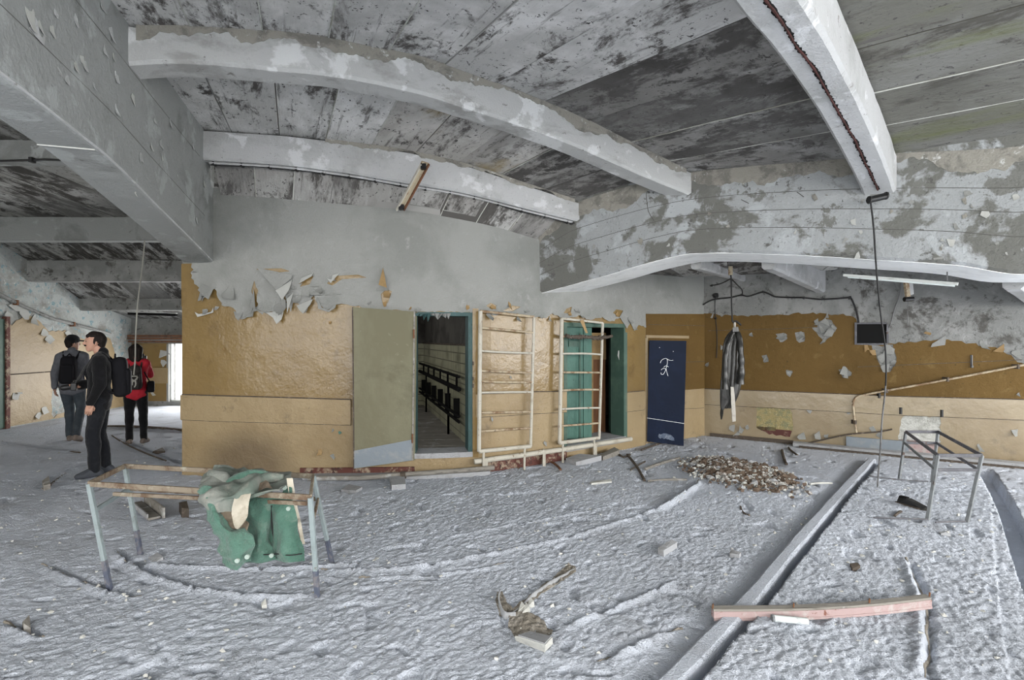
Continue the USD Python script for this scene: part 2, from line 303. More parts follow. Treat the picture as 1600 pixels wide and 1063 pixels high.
surf('glass_tube', (.612, .663, .654), [(14, .6, .7, (.425, .451, .451))], rough=.25, spec=.6)
surf('lamp_cream', (.45, .39, .28), [(9, .5, .62, (.22, .13, .075), 7, .72)], rough=.7, bump=[(40, .004, 4)])
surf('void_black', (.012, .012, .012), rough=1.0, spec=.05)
surf('coat_leather', (.015, .015, .014), [(8, .5, .65, (.029, .029, .027), 6, .7)], rough=.36, spec=.6, bump=[((14, 14, 4), .015, 5)])
surf('coat_lining', (.42, .40, .36), [(8, .5, .65, (.32, .30, .27), 6, .7)], rough=.9)
surf('jacket_green', (.057, .137, .102), [(3, .45, .62, (.088, .178, .137), 6, .6), (8, .55, .70, (.167, .216, .183), 7, .7), (5, .60, .74, (.030, .074, .055), 6, .7)], rough=.8, sheen=.2, bump=[(11, .035, 7), (45, .008, 4)])
surf('jacket_dusty', (.200, .212, .191), [(4, .45, .60, (.136, .170, .145), 7, .7), (9, .55, .70, (.281, .272, .238), 7, .7)], rough=.9, bump=[(14, .012, 6)])
surf('lining_cream', (.50, .46, .38), [(6, .5, .66, (.36, .32, .25), 7, .7)], rough=.9, bump=[(18, .006, 5)])
surf('lining_brown', (.17, .135, .10), [(8, .5, .66, (.10, .075, .055), 7, .7)], rough=.95, bump=[(22, .01, 6)])
surf('button', (.35, .42, .38), rough=.5)
surf('mortar_exposed', (.46, .46, .43), [(6, .5, .62, (.33, .33, .30), 7, .7), (16, .6, .7, (.55, .55, .53))], rough=.95, bump=[((8, 8, 40), .012, 5), (40, .01, 5)])
surf('lath_yellow', (.30, .25, .12), [((10, 10, 10), .48, .6, (.20, .20, .115), 7, .7), (30, .55, .65, (.38, .32, .18), 5, .7)], rough=.95, bump=[((50, 50, 50), .015, 4)])
surf('lath_red', (.09, .035, .03), [(10, .5, .62, (.2, .13, .10), 7, .7)], rough=.95)
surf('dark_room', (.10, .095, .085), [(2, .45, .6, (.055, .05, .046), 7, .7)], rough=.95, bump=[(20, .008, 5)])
surf('skin', (.44, .25, .18), rough=.55); surf('skin_dim', (.36, .21, .15), rough=.6)
surf('hair_dark', (.012, .009, .008), [((60, 60, 8), .5, .65, (.03, .022, .018))], rough=.7, spec=.15)
surf('cloth_black', (.008, .008, .009), [(12, .5, .7, (.013, .013, .015))], rough=.95, spec=.08, sheen=.15, bump=[(18, .012, 5)])
surf('cloth_charcoal', (.012, .013, .016), [(12, .5, .7, (.019, .020, .023))], rough=.95, spec=.08, sheen=.15, bump=[(18, .012, 5)])
surf('cloth_jeans', (.035, .045, .055), [(8, .45, .7, (.06, .07, .08))], rough=.9, bump=[(18, .012, 5)])
surf('cloth_grey', (.10, .105, .12), [(9, .5, .7, (.075, .08, .09))], rough=.9, bump=[(18, .012, 5)])
surf('cloth_red', (.46, .02, .035), [(9, .5, .7, (.33, .012, .025))], rough=.8, bump=[(18, .012, 5)])
surf('pack_black', (.010, .010, .012), rough=.85, spec=.1, bump=[(30, .006, 4)])
surf('pack_brown', (.03, .026, .024), rough=.8, bump=[(30, .006, 4)])
surf('shoe_dark', (.045, .05, .06), rough=.7); surf('shoe_tan', (.16, .13, .11), rough=.8)
surf('plastic_black', (.012, .012, .013), rough=.35)
surf('strap_grey', (.045, .045, .045), rough=.8)
# tiled wall of the kitchen: tiles there are about five pixels, left to the material
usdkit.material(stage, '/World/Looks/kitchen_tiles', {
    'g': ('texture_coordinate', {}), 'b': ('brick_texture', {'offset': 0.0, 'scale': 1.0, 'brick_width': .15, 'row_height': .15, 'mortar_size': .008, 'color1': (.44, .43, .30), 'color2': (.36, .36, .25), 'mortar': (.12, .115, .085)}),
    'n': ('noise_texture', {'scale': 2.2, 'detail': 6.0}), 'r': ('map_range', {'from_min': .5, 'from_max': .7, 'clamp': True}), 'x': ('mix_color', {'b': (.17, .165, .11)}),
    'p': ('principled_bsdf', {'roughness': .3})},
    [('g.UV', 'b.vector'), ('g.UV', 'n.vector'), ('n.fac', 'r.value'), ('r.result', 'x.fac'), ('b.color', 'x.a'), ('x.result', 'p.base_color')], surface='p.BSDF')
# ================================================================ the large structure
rng = np.random.default_rng(11)
W1 = Wall([(285, 6.45), (420, 6.37), (550, 6.40), (660, 6.45), (750, 6.58), (830, 6.95), (920, 7.55), (1008, 8.30)])
WR = Wall([(1008, 8.42), (1060, 8.76), (1100, 9.10)])                      # the set-back end of the back wall
W2 = Wall.line((3.4125, 9.10), (10.6, 4.69))
W3 = Wall.line((-9.35, -3.6), (-9.85, 13.25))
W3.px = None
WF = Wall.line((-9.85, 13.25), (-3.0, 13.25))                              # far end of the left bay
# W3 passes beside and behind the camera: survey it by its depth
def w3(px, py, n=0.0):
    """point of the left wall on the sight line px, py"""
    a, b = W3.P[0], W3.P[-1]; k = (px - 800) / 800; d = b - a
    t = (k * a[1] - a[0]) / (d[0] - k * d[1]); p = a + d * t
    return float(t * W3.S[-1]), EYE + (531.5 - py) / 800 * p[1]

# ---------------------------------------------------------------- floor with its crust of fallen plaster
def dist_line(P, line):
    """signed distance (right of the direction of travel is positive) and run along a polyline"""
    best = np.full(len(P), 1e9); sg = np.zeros(len(P)); run = np.zeros(len(P)); acc = 0
    for a, b in zip(line[:-1], line[1:]):
        d = b - a; L = np.linalg.norm(d); t = np.clip(((P - a) @ d) / L ** 2, 0, 1); q = P - a - t[:, None] * d
        D = np.hypot(q[:, 0], q[:, 1]); c = -(d[0] * (P - a)[:, 1] - d[1] * (P - a)[:, 0]); m = D < best
        best[m] = D[m]; sg[m] = np.sign(c[m]); run[m] = (acc + t * L)[m]; acc += L
    return best * np.where(sg == 0, 1, sg), run, acc
def floorline(pts, n=40): return spline([fl(*p) for p in pts], n)[:, :2]
TRENCH = floorline([(800, 1330), (930, 1195), (1010, 1110), (1060, 1063), (1120, 1000), (1180, 935), (1230, 873), (1290, 803), (1330, 758), (1362, 722)], 60)
TRENCH2 = floorline([(1830, 1500), (1740, 1220), (1670, 1030), (1625, 930), (1600, 868), (1575, 800), (1553, 758), (1536, 731)], 50)
CRACKS = [([(500, 893), (600, 892), (700, 880), (800, 862), (900, 838), (1000, 805), (1090, 762)], .028, .012),
          ([(190, 880), (300, 886), (400, 889), (480, 886), (560, 882)], .02, .014), ([(175, 862), (250, 905), (330, 925), (420, 934), (500, 929)], .03, .016),
          ([(60, 885), (110, 905), (160, 922), (215, 935)], .03, .012), ([(880, 985), (940, 960), (1000, 935), (1060, 908)], .025, .014),
          ([(560, 906), (680, 900), (790, 885)], .02, .008), ([(940, 1040), (1010, 1005), (1070, 985)], .03, .012), ([(1020, 800), (1060, 780), (1095, 755)], .03, .02),
          ([(1410, 875), (1436, 940), (1440, 1000), (1432, 1063)], .03, .012), ([(690, 842), (790, 824), (900, 803), (960, 788)], .02, .008),
          ([(760, 775), (800, 773), (850, 765)], .04, .012), ([(0, 690), (60, 700), (120, 706)], .03, .012), ([(185, 690), (235, 708), (280, 728)], .03, .014),
          ([(70, 765), (110, 735), (170, 715)], .03, .015), ([(165, 668), (220, 671), (290, 674)], .05, .02), ([(0, 975), (30, 985), (60, 1000)], .03, .014)]
CRACKS = [(floorline(p, 24), w * .8, h * 2.1) for p, w, h in CRACKS]
def floor_height(x, y):
    P = np.stack([x, y], 1); Q = np.stack([x, y, np.zeros_like(x)], 1)
    n1 = meshkit.fbm(Q * [1.1, 1.1, 1], 3, 5) - .5
    warp = np.stack([meshkit.noise(Q * 9, 21), meshkit.noise(Q * 9, 22), np.zeros_like(x)], 1)
    n2 = np.minimum(1, 1.9 * np.abs(2 * meshkit.noise(Q * [14, 16, 1] + warp * 1.5, 31) - 1)) ** .6
    n3 = np.minimum(1, 1.8 * np.abs(2 * meshkit.noise(Q * [27, 31, 1] + warp * 2.2, 41) - 1)) ** .7
    n4 = meshkit.fbm(Q * [48, 48, 1], 2, 45)
    patch = ease((meshkit.fbm(Q * [.8, .8, 1], 3, 77) - .36) / .25); far = 1 / (1 + np.maximum(y - 5, 0) * .12)
    z = n1 * .03 + (n2 - .5) * (.002 + .004 * patch) * far + (n3 - .5) * .010 * (.4 + .6 * patch) * far + (n4 - .5) * .013 * far
    pits = meshkit.noise(Q * [9, 9, 1] + warp, 51); z -= .020 * ease((pits - .80) / .08)
    for line, w, h in CRACKS:
        lo, hi = line.min(0) - .4, line.max(0) + .4; m = np.all((P > lo) & (P < hi), 1)
        if m.any():
            d, r, L = dist_line(P[m], line); f = ease(r / .15) * ease((L - r) / .15)
            d = d + .02 * (meshkit.noise(Q[m] * 9, 61) - .5)
            z[m] += f * h * (np.exp(-np.maximum(np.abs(d) - .0, 0) ** 2 / (2 * w ** 2)) - 1.8 * np.exp(-(d + 1.3 * w) ** 2 / (2 * (.7 * w) ** 2)))
    d, r, L = dist_line(P, TRENCH); d = -d if TRENCH[0, 1] > TRENCH[-1, 1] else d
    e = ease((L - r) / .2) * (np.abs(d) < 1.2)
    dd = d + .012 * (meshkit.noise(Q * 11, 71) - .5)
    prof = np.where(dd < -.06, -.02 * ease((dd + .3) / .24), np.where(dd < .11, -.13, .05 * np.exp(-(dd - .11) / .7)))
    z = np.where(np.abs(d) < 1.2, z * np.where((dd > -.2) & (dd < .11), .45, 1) + prof * e, z)
    d2, r2, L2 = dist_line(P, TRENCH2); e2 = ease((L2 - r2) / .3)
    z += np.where(np.abs(d2) < .075, -.14 * e2, 0) + np.where((d2 > -.8) & (d2 < -.11), .0, 0)
    pile = np.exp(-(((x - 2.80) / .62) ** 2 + ((y - 6.4) / .75) ** 2)); z += .10 * pile
    return z
def graded(stops):
    out = [stops[0][0]]
    for (a, h0), (b, h1) in zip(stops[:-1], stops[1:]):
        while out[-1] < b: out.append(out[-1] + h0 + (h1 - h0) * (out[-1] - a) / (b - a))
    return np.array(out)
ys = graded([(-3.6, .4), (1.0, .08), (2.2, .013), (4.5, .016), (7.0, .028), (9.5, .045), (13.3, .08)])
xs = graded([(-10.0, .1), (-5.5, .045), (-2.8, .016), (-.5, .013), (3.2, .013), (5.0, .02), (7.0, .05), (10.7, .4)])
X, Y = np.meshgrid(xs, ys); Z = floor_height(X.ravel(), Y.ravel()).reshape(X.shape)
def ground(x, y): return float(floor_height(np.array([x, x], float), np.array([y, y], float))[0])
v_, f_ = grid(np.stack([X, Y, Z], -1)); f_ = f_[:, ::-1]
floor_prim = obj('floor', (v_, f_), 'floor_dust', smooth=True, kind='structure', label='dusty floor buried in fallen plaster with two long channels', cat='floor')

# dark tubes painting slit shade along the far edge of the heaved seams
for k, (line, w, h) in enumerate(CRACKS):
    if k in (4, 9, 10, 12): continue
    q = spline(np.column_stack([line, 0 * line[:, 0]]), 90); t = np.gradient(q, axis=0); t /= np.linalg.norm(t, axis=1, keepdims=True); n = np.stack([-t[:, 1], t[:, 0], 0 * t[:, 0]], 1)
    g = np.random.default_rng(600 + k); wob = meshkit.fbm(q * 6, 3, 90 + k); q = q + n * (w * 1.1 + .03 * (wob - .5))[:, None]; q[:, 2] = floor_height(q[:, 0], q[:, 1]) + .001
    r = .0085 * np.clip(2.6 * meshkit.noise(q * [5, 5, 0], 95 + k) - .55, .12, 1.2) * (1.4 if k in (0, 2) else 1); obj('painted_slit_shade', tube(q, r, 5), 'bared_floor_and_shade', floor_prim)
# ---------------------------------------------------------------- beams: girders lengthwise, arched ribs across
def hit(A, B, px):
    """parameter and depth where the sight line px crosses the plan line A-B"""
    A, B = np.asarray(A, float), np.asarray(B, float); k = (px - 800) / 800; d = B - A
    t = (k * A[1] - A[0]) / (d[0] - k * d[1]); return t, A[1] + d[1] * t
class Beam:
    """a beam over the plan line A-B (its near lower edge), with measured undersides and tops"""
    def __init__(self, A, B, bottom, top, width, side):
        self.A, self.B = np.asarray(A, float), np.asarray(B, float); self.w = width
        d = (self.B - self.A); self.L = np.linalg.norm(d); d = d / self.L; self.n = np.array([d[1], -d[0]]) * side
        def curve(rows):
            t = []; 
            for r in rows:
                if len(r) == 3: t.append((r[0], r[2]))
                else:
                    k, y = hit(A, B, r[0]); t.append((k, (531.5 - r[1]) / 800 * y))
            t = np.array(sorted(t)); return PchipInterpolator(t[:, 0], t[:, 1], extrapolate=True), t[0, 0], t[-1, 0]
        self.hb = curve(bottom); self.ht = curve(top)
    def h(self, c, t): return c[0](np.clip(t, c[1], c[2]))
    def plan(self, t, off=0.0): return self.A + np.asarray(t)[..., None] * (self.B - self.A) + self.n * off
    def top(self, t, off=0.0):
        t = np.asarray(t, float); return np.concatenate([self.plan(t, off), (EYE + self.h(self.ht, t))[..., None]], -1)
    def bot(self, t, off=0.0):
        t = np.asarray(t, float); return np.concatenate([self.plan(t, off), (EYE + self.h(self.hb, t))[..., None]], -1)
    def mesh(self, t0=0.0, t1=1.0, n=70, over=.06, bevel=.025, rough=.004, seed=0):
        t = np.linspace(t0, t1, n); b, T = EYE + self.h(self.hb, t), EYE + self.h(self.ht, t) + over
        w, k = self.w, bevel
        ring = [(0, T), (0, b + k), (k, b), (w - k, b), (w, b + k), (w, T)]
        # every face subdivided across so that chips and bumps can shape it
        rows = []
        for (o0, z0), (o1, z1) in zip(ring, ring[1:] + ring[:1]):
            m = 7 if abs(o1 - o0) + np.max(np.abs(np.asarray(z1) - z0)) > .1 else 2
            for q in np.linspace(0, 1, m)[:-1]: rows.append((np.full(n, o0 + (o1 - o0) * q), z0 + (z1 - z0) * q))
        rows.append(rows[0])
        P = np.stack([np.concatenate([self.plan(t, 0) + self.n * o[:, None], z[:, None]], -1) for o, z in rows], 1)
        nz = meshkit.fbm(P * 4, 4, 100 + seed) - .5
        P[..., 2] += rough * 2 * nz; P[..., :2] += (rough * 2 * (meshkit.fbm(P * 5, 4, 200 + seed) - .5))[..., None] * self.n
        body = grid(P); ends = []
        for e in (0, -1):
            c = P[e, :-1]; q = np.vstack([c, c.mean(0)]); m = len(c); ends.append((q, np.array([[i, (i + 1) % m, m] for i in range(m)])))
        M = trimesh.Trimesh(*cat_([body] + ends), process=True); M.fix_normals(); return M
G1A, G1B = (-3.75, 6.45), (-.49, -4.0)
GL = Beam(G1A, G1B, [(335, 412), (245, 322), (155, 235), (0, 115), (.95, 0, 1.30)], [(350, 0, 2.50), (.0, 0, 2.50), (.5, 0, 2.46), (1.0, 0, 2.46)], .36, 1)
GL.ht = (PchipInterpolator([0, .25, 1], [2.52, 2.46, 2.46]), 0, 1)
if GL.n[0] > 0: GL.n = -GL.n
girder_l = obj('concrete_girder', GL.mesh(0, 1, 90, over=.35, rough=.005, seed=1), 'concrete_girder', smooth=35, cat='beam', kind='structure', label='massive whitewashed concrete girder with a sloping haunch, running from the top left corner down to the ochre wall')
G2A, G2B = (.31, 7.05), (10.6, 1.17)
GR = Beam(G2A, G2B, [(833, 461), (898, 443), (960, 426), (1003, 413), (1055, 400), (1076, 396), (1100, 395), (1222, 397), (1359, 405), (1497, 414), (1600, 428), (1, 0, .45)], [(835, 372), (905, 320), (1083, 275), (1250, 256), (1380, 247), (1600, 235), (1, 0, 1.6)], .80, 1)
if GR.n[1] < 0: GR.n = -GR.n
girder_r = obj('concrete_girder', GR.mesh(-.02, 1, 160, over=.4, rough=.006, bevel=.03, seed=2), 'concrete_bare', smooth=35, cat='beam', kind='structure', label='wide concrete girder with torn white paint and a bent lower edge, crossing the right half above the coat and wires')
R1 = Beam((-2.98, 3.97), (2.11, 6.02), [(197, 101), (300, 98), (420, 108), (540, 121), (640, 142), (760, 178), (880, 220), (1000, 272), (1083, 306)], [(215, 44), (320, 44), (430, 51), (540, 65), (640, 86), (760, 125), (880, 172), (1000, 232), (1083, 272)], .27, -1)
R2 = Beam((-3.60, 5.96), (.88, 6.72), [(318, 249), (420, 255), (530, 268), (625, 284), (720, 300), (820, 325), (905, 346)], [(325, 205), (420, 211), (530, 223), (625, 237), (720, 258), (820, 290), (905, 318)], .13, -1)
for r_ in (R1, R2):
    if r_.n[1] < 0: r_.n = -r_.n
rib1 = obj('concrete_rib', R1.mesh(-.02, 1.01, 100, over=.0, rough=.006, seed=3), 'rib_face', smooth=35, cat='beam', kind='structure', label='longest arched white rib under the roof, spanning from the left girder to the right girder', group=None)
rib2 = obj('concrete_rib', R2.mesh(-.02, 1.01, 80, over=.0, rough=.004, seed=4), 'concrete_white', smooth=35, cat='beam', kind='structure', label='arched white rib nearest the ochre wall with a cable run and a rusty lamp channel on it')
R3 = Beam((3.68, 5.13), (-1.6, -.47), [(0, 0, 1.46), (.135, 0, 1.635), (.267, 0, 1.73), (.374, 0, 1.75), (.46, 0, 1.72), (1, 0, 1.9)], [(0, 0, 1.82), (.135, 0, 1.97), (.267, 0, 2.06), (.374, 0, 2.09), (.46, 0, 2.09), (1, 0, 2.4)], .27, 1)
off3 = R3.n * (-.135); R3.A = R3.A + off3; R3.B = R3.B + off3
rib3 = obj('concrete_rib', R3.mesh(-.02, .97, 110, over=.0, rough=.006, seed=5), 'concrete_white', smooth=35, cat='beam', kind='structure', label='white rib overhead at upper right split along its underside by a rusted reinforcing bar')
# the bar laid bare along its underside, in a groove of broken edges
tt = np.linspace(.015, .93, 420); c_ = R3.bot(tt, .14); g_ = np.random.default_rng(8)
wander = .03 * (meshkit.fbm(np.stack([tt * 16, 0 * tt, 0 * tt], 1), 4, 3) - .5); c_[:, :2] += wander[:, None] * R3.n
jag = tube(c_ - [0, 0, .001] + np.append(R3.n, 0) * g_.normal(0, .003, 420)[:, None], .004 + .010 * g_.random(420) + .008 * meshkit.noise(np.stack([tt * 60, 0 * tt, 0 * tt], 1), 5), 6); v_ = np.array(jag.vertices); zc = np.repeat(c_[:, 2], 6); v_[:len(zc), 2] = zc + (v_[:len(zc), 2] - zc) * .35; jag.vertices = v_
obj('broken_groove', jag, 'void_black', rib3, label='jagged dark groove broken open along the underside')
obj('rusted_rebar', tube(c_[::3] - [0, 0, .006], .0055 + .004 * g_.random(140), 6), 'rust_red', rib3, label='rusted reinforcing bar in the groove')
for k in (.06, .14, .245, .35):
    p = R3.bot(np.array(k), .14); obj('bent_tie', tube([p + [-.01, 0, -.002], p + [.03, .03, -.012], p + [.055, .05, -.005]], .004, 6), 'rust_red', rib3)

def bare_band(B_, t0, t1, lo, hi, parent, seed, look='bare_band', step=.012):
    """plaster gone along the upper edge of a beam's near face, down to a torn line"""
    t = np.arange(t0, t1, step); q = np.stack([t * 9, 0 * t, 0 * t], 1); f = np.maximum(.02, lo + (hi - lo) * (meshkit.fbm(q * 2.2, 6, seed) * 1.7 - .35 + .10 * (meshkit.noise(q * 45, seed + 9) - .5)))
    up, dn = B_.top(t, -.006), B_.bot(t, -.006); up[:, 2] += .04; L = [up * (1 - k * f[:, None]) + dn * k * f[:, None] for k in np.linspace(0, 1, 5)]
    F = np.stack(L, 1); Bk = F + np.append(B_.n * .02, 0); m = np.concatenate([F, Bk[:, ::-1], F[:, :1]], 1)
    M = trimesh.Trimesh(*grid(m), process=True); M.fix_normals(); return obj('bared_band', M, look, parent, label='band of bared brown concrete along the upper edge')
t_ = np.linspace(0, .93, 120); sf = np.stack([GR.bot(t_, o) - [0, 0, .004] for o in np.linspace(.03, .76, 6)], 1); sf2 = sf[:, ::-1] + [0, 0, .03]
M_ = trimesh.Trimesh(*grid(np.concatenate([sf, sf2, sf[:, :1]], 1)), process=True); M_.fix_normals(); obj('whitewashed_soffit', M_, 'whitewash', girder_r, label='brightly whitewashed underside', smooth=30)
bare_band(R1, .01, .99, .03, .48, rib1, 31, step=.004); bare_band(R2, .3, .99, .0, .24, rib2, 32, step=.004); bare_band(GR, .0, .42, .02, .30, girder_r, 33, step=.002); bare_band(GR, .55, .95, .05, .35, girder_r, 34, step=.002)
# board lines and scaled paint on the girders
def lerp_line(B_, t0, t1, k, off, n=60): t = np.linspace(t0, t1, n); return B_.top(t, off) * (1 - k) + B_.bot(t, off) * k
for k in (.30, .50, .70): obj('board_line', tube(lerp_line(GR, .0, .9, k, -.001), .003, 5), 'seam_dark', girder_r)
for k, t0, t1 in ((.28, .06, .75), (.70, .04, .5)): obj('board_line', tube(lerp_line(GL, t0, t1, k, -.0005), .002, 5), 'seam_dark', girder_l)
kb = .282
obj('plaster_ridge', tube(np.stack([GL.bot(np.array(kb), o) - [0, 0, .003] for o in np.linspace(.02, .34, 8)]), .006, 6), 'flake_white', girder_l); obj('painted_edge_highlight', tube(lerp_line(GL, 0, .6, .985, .012), .010, 6), 'concrete_white', girder_l)  # second tube is a highlight painted along the lower girder edge
WG = Wall.line(G1A, (-2.2, 1.45)); g_ = np.random.default_rng(41)
for i, (px, py, sz) in enumerate([(45, 32, .07), (52, 52, .08), (66, 66, .05), (78, 50, .05), (85, 24, .03), (118, 35, .05), (126, 92, .05), (130, 103, .045), (102, 127, .04), (116, 107, .04), (158, 12, .06), (162, 80, .05), (175, 90, .04), (172, 57, .06), (180, 122, .05), (206, 155, .06), (181, 174, .045), (265, 195, .05), (234, 230, .04), (250, 230, .07), (219, 248, .06), (253, 252, .04), (301, 231, .05), (276, 274, .03), (318, 290, .05), (327, 260, .05), (306, 345, .05), (210, 305, .03), (240, 190, .03), (144, 135, .03), (60, 45, .04), (90, 110, .04)]):
    flake(WG, px, py, sz, 1200 + i, 'concrete_white' if i % 3 else 'flake_white', girder_l, curl=.018, drop=1.3, n0=.005)
WH = Wall.line(G2A, (5.4, 4.14))
for i, (pts) in enumerate([[(1010, 300), (1012, 325), (1022, 345)], [(1158, 312), (1170, 318)], [(1245, 300), (1256, 308)]]):
    obj('crack', tube(spline([WH.on(*p, .002) for p in pts], 18), .004, 5), 'seam_dark', girder_r)
for i in range(34):
    px, py = g_.uniform(880, 1590), g_.uniform(300, 405)
    flake(WH, px, py, g_.uniform(.02, .06), 1300 + i, ('plaster_white', 'bare_band', 'flake_white')[i % 3], girder_r, curl=.02, drop=1.1, n0=.004)
# ---------------------------------------------------------------- roof between the beams: boards side by side, joints open
ceiling = thing('ceiling', 'mould-stained concrete roof of board-marked slabs between the arched ribs', 'ceiling', kind='structure')
def panels(Ca, Cb, edges, looks, seed, th=.09, gap=.009, nv=14, parent=ceiling, sag=0.0, name='roof_slab', seams=True):
    g = np.random.default_rng(seed)
    for i, (a, b) in enumerate(zip(edges[:-1], edges[1:])):
        nu = 7; u = np.linspace(a, b, nu); A, B = Ca(u), Cb(u); L = np.linalg.norm(np.diff(A, axis=0), axis=1).sum() + 1e-6
        k = gap / L * (b - a) / 2; u = np.linspace(a + k, b - k, nu); A, B = Ca(u), Cb(u)
        v = np.linspace(0, 1, nv)[None, :, None]; P = A[:, None] * (1 - v) + B[:, None] * v
        P[..., 2] += sag * np.sin(np.pi * v[..., 0]) + g.uniform(-.006, .006) + .012 * (meshkit.fbm(P * 2.5, 3, 300 + seed + i) - .5) + .02
        n, m = P.shape[:2]
        bot = grid(P); Q = P + [0, 0, th]
        sides = [grid(np.stack([P[0], Q[0]], 1)), grid(np.stack([Q[-1], P[-1]], 1)), grid(np.stack([Q[:, 0], P[:, 0]], 1)), grid(np.stack([P[:, -1], Q[:, -1]], 1))]
        ru = np.r_[0, np.cumsum(np.linalg.norm(np.diff(A, axis=0), axis=1))]; len_ = np.linalg.norm(B - A, axis=1).mean()
        UV = np.stack([np.broadcast_to(v[0, :, 0] * len_, (n, m)), np.broadcast_to(ru[:, None], (n, m))], -1) + [g.uniform(0, 60), g.uniform(0, 60)]
        uv = [UV.reshape(-1, 2)] + [np.tile(UV[0, 0], (len(s[0]), 1)) for s in sides]
        mesh = cat_([bot] + sides)
        look = looks[i % len(looks)] if isinstance(looks, (list, tuple)) else looks
        obj(name, (mesh[0], mesh[1]), look, parent, smooth=True, uv=np.vstack(uv))
        if seams and i and g.random() < .6:      # mortar squeezed through some joints
            q = Ca(np.array([a]))[0][None] * (1 - v[0]) + Cb(np.array([a]))[0][None] * v[0]
            q = q + np.stack([0 * q[:, 0], 0 * q[:, 0], .016 + .006 * g.random(len(q))], 1)
            obj('mortar_seam', tube(q, .007, 5), 'seam_line', parent)
mix_ = lambda a, b: (lambda u: a(u))
# strip from the head of the back wall up to the second rib
def wall_head(s):
    return np.interp(s, [W1.s(285), W1.s(350), W1.s(625), W1.s(835), W1.s(1008)], [3.50, 3.48, 3.31, 3.05, 2.82])
def head(u):
    s = W1.s(345) + u * (W1.s(838) - W1.s(345)); p = W1.map(np.stack([s, 0 * s + .0, wall_head(s)], -1)); return p
panels(head, lambda u: R2.top(.0 + u * 1.0, .10), np.linspace(0, 1, 10), 'slab_strip', 21, nv=6)
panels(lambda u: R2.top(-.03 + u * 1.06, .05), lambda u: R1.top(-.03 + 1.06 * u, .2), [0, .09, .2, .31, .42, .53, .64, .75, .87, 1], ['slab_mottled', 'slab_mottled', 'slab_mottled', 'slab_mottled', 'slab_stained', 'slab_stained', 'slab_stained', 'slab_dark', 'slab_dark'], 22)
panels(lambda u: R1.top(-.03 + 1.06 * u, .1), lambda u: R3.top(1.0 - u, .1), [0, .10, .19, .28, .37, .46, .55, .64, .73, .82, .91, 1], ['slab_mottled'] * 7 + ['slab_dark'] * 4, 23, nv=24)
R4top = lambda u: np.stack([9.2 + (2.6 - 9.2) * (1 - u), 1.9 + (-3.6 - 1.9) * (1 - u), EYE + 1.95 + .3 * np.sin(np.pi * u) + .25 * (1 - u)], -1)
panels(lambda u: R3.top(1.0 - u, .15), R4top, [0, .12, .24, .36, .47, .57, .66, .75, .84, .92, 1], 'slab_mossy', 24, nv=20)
# left bay: roof falling away to the far end
yy = np.array([-3.6, 2.0, 7.0, 8.3, 9.7, 10.4, 11.4, 12.4, 13.4]); hh = np.array([2.5, 2.5, 2.42, 2.3, 1.86, 1.55, 1.02, .60, .52]); bay_h = PchipInterpolator(yy, hh)
for k, (y0, y1) in enumerate([(-3.6, 1.5), (1.5, 6.3), (6.3, 9.0), (9.0, 10.3), (10.3, 11.6), (11.6, 13.3)]):
    xl = lambda y: -10.05 + 0 * y
    xr = lambda y: np.where(y < 6.45, -1.738 - .312 * y - .2, -3.0)
    nb = 9 if k > 1 else 6
    def edge(y, nb=nb): return lambda u: np.stack([xl(y) + u * (xr(np.array(y)) - xl(y)), 0 * u + y, 0 * u + EYE + bay_h(y)], -1)
    E0, E1 = edge(y0), edge(y1)
    panels(E0, E1, np.linspace(0, 1, nb + 1), ['slab_bay'], 40 + k, nv=8, sag=.0, name='bay_slab', seams=False)
# right bay: flat roof behind the right girder
rb = lambda u: np.concatenate([GR.plan(u, .7), np.full((len(u), 1), EYE + 1.06)], -1)
rw = lambda u: np.concatenate([np.stack([1.9 + u * 8.9, 9.55 - u * 4.9], -1), np.full((len(u), 1), EYE + 1.06)], -1)
panels(rb, rw, np.linspace(-.02, 1, 15), ['slab_mottled', 'slab_dark'], 60, nv=8, name='bay_slab', seams=False)
obj('sky_block_deck', box(-12, 12, -4.2, 14.5, 4.75, 4.95), 'dark_room', ceiling)  # unseen cover added above the slabs to keep the sky out

def plain_rib(label, a, b, z0, z1, w, look, seed):
    a, b = np.asarray(a, float), np.asarray(b, float); z0 = z0 if np.ndim(z0) else (z0, z0); B_ = Beam(a, b, [(0, 0, z0[0]), (1, 0, z0[1])], [(0, 0, z1), (1, 0, z1)], w, 1)
    if B_.n[1] < 0: B_.n = -B_.n
    return obj('concrete_rib', B_.mesh(0, 1, 50, over=.02, rough=.006, seed=seed), look, smooth=35, cat='beam', kind='structure', label=label)
plain_rib('grey rib of the left bay closest to the left girder, with a dark cable along it', (-9.7, 6.3), (-3.6, 6.3), 2.20, 2.46, .2, 'concrete_girder', 71)
plain_rib('second rib of the left bay, its peeling grey face above the head of the man with the backpack', (-9.9, 8.95), (-3.9, 8.95), 1.74, 2.19, .22, 'concrete_girder', 72)
plain_rib('third rib of the left bay, mould along its upper half', (-9.9, 10.3), (-4.0, 10.3), 1.18, 1.58, .22, 'plaster_grey', 73)
plain_rib('fourth and farthest rib of the left bay, just before the far lintel', (-9.9, 11.6), (-4.0, 11.6), .67, .98, .22, 'plaster_grey', 74)
plain_rib('short rib of the right bay, left one beside the wall corner', (2.5, 6.78), (3.99, 8.75), (.945, 1.0), 1.09, .13, 'concrete_white', 75)
plain_rib('sloping white rib of the right bay, between the coat and the black hole in the wall', (3.23, 6.30), (4.98, 8.13), (.878, .757), 1.09, .15, 'concrete_white', 76)
plain_rib('rib of the right bay cut off by the right edge of the photo', (5.2, 5.2), (7.1, 6.84), (.52, .46), 1.09, .16, 'concrete_white', 77)

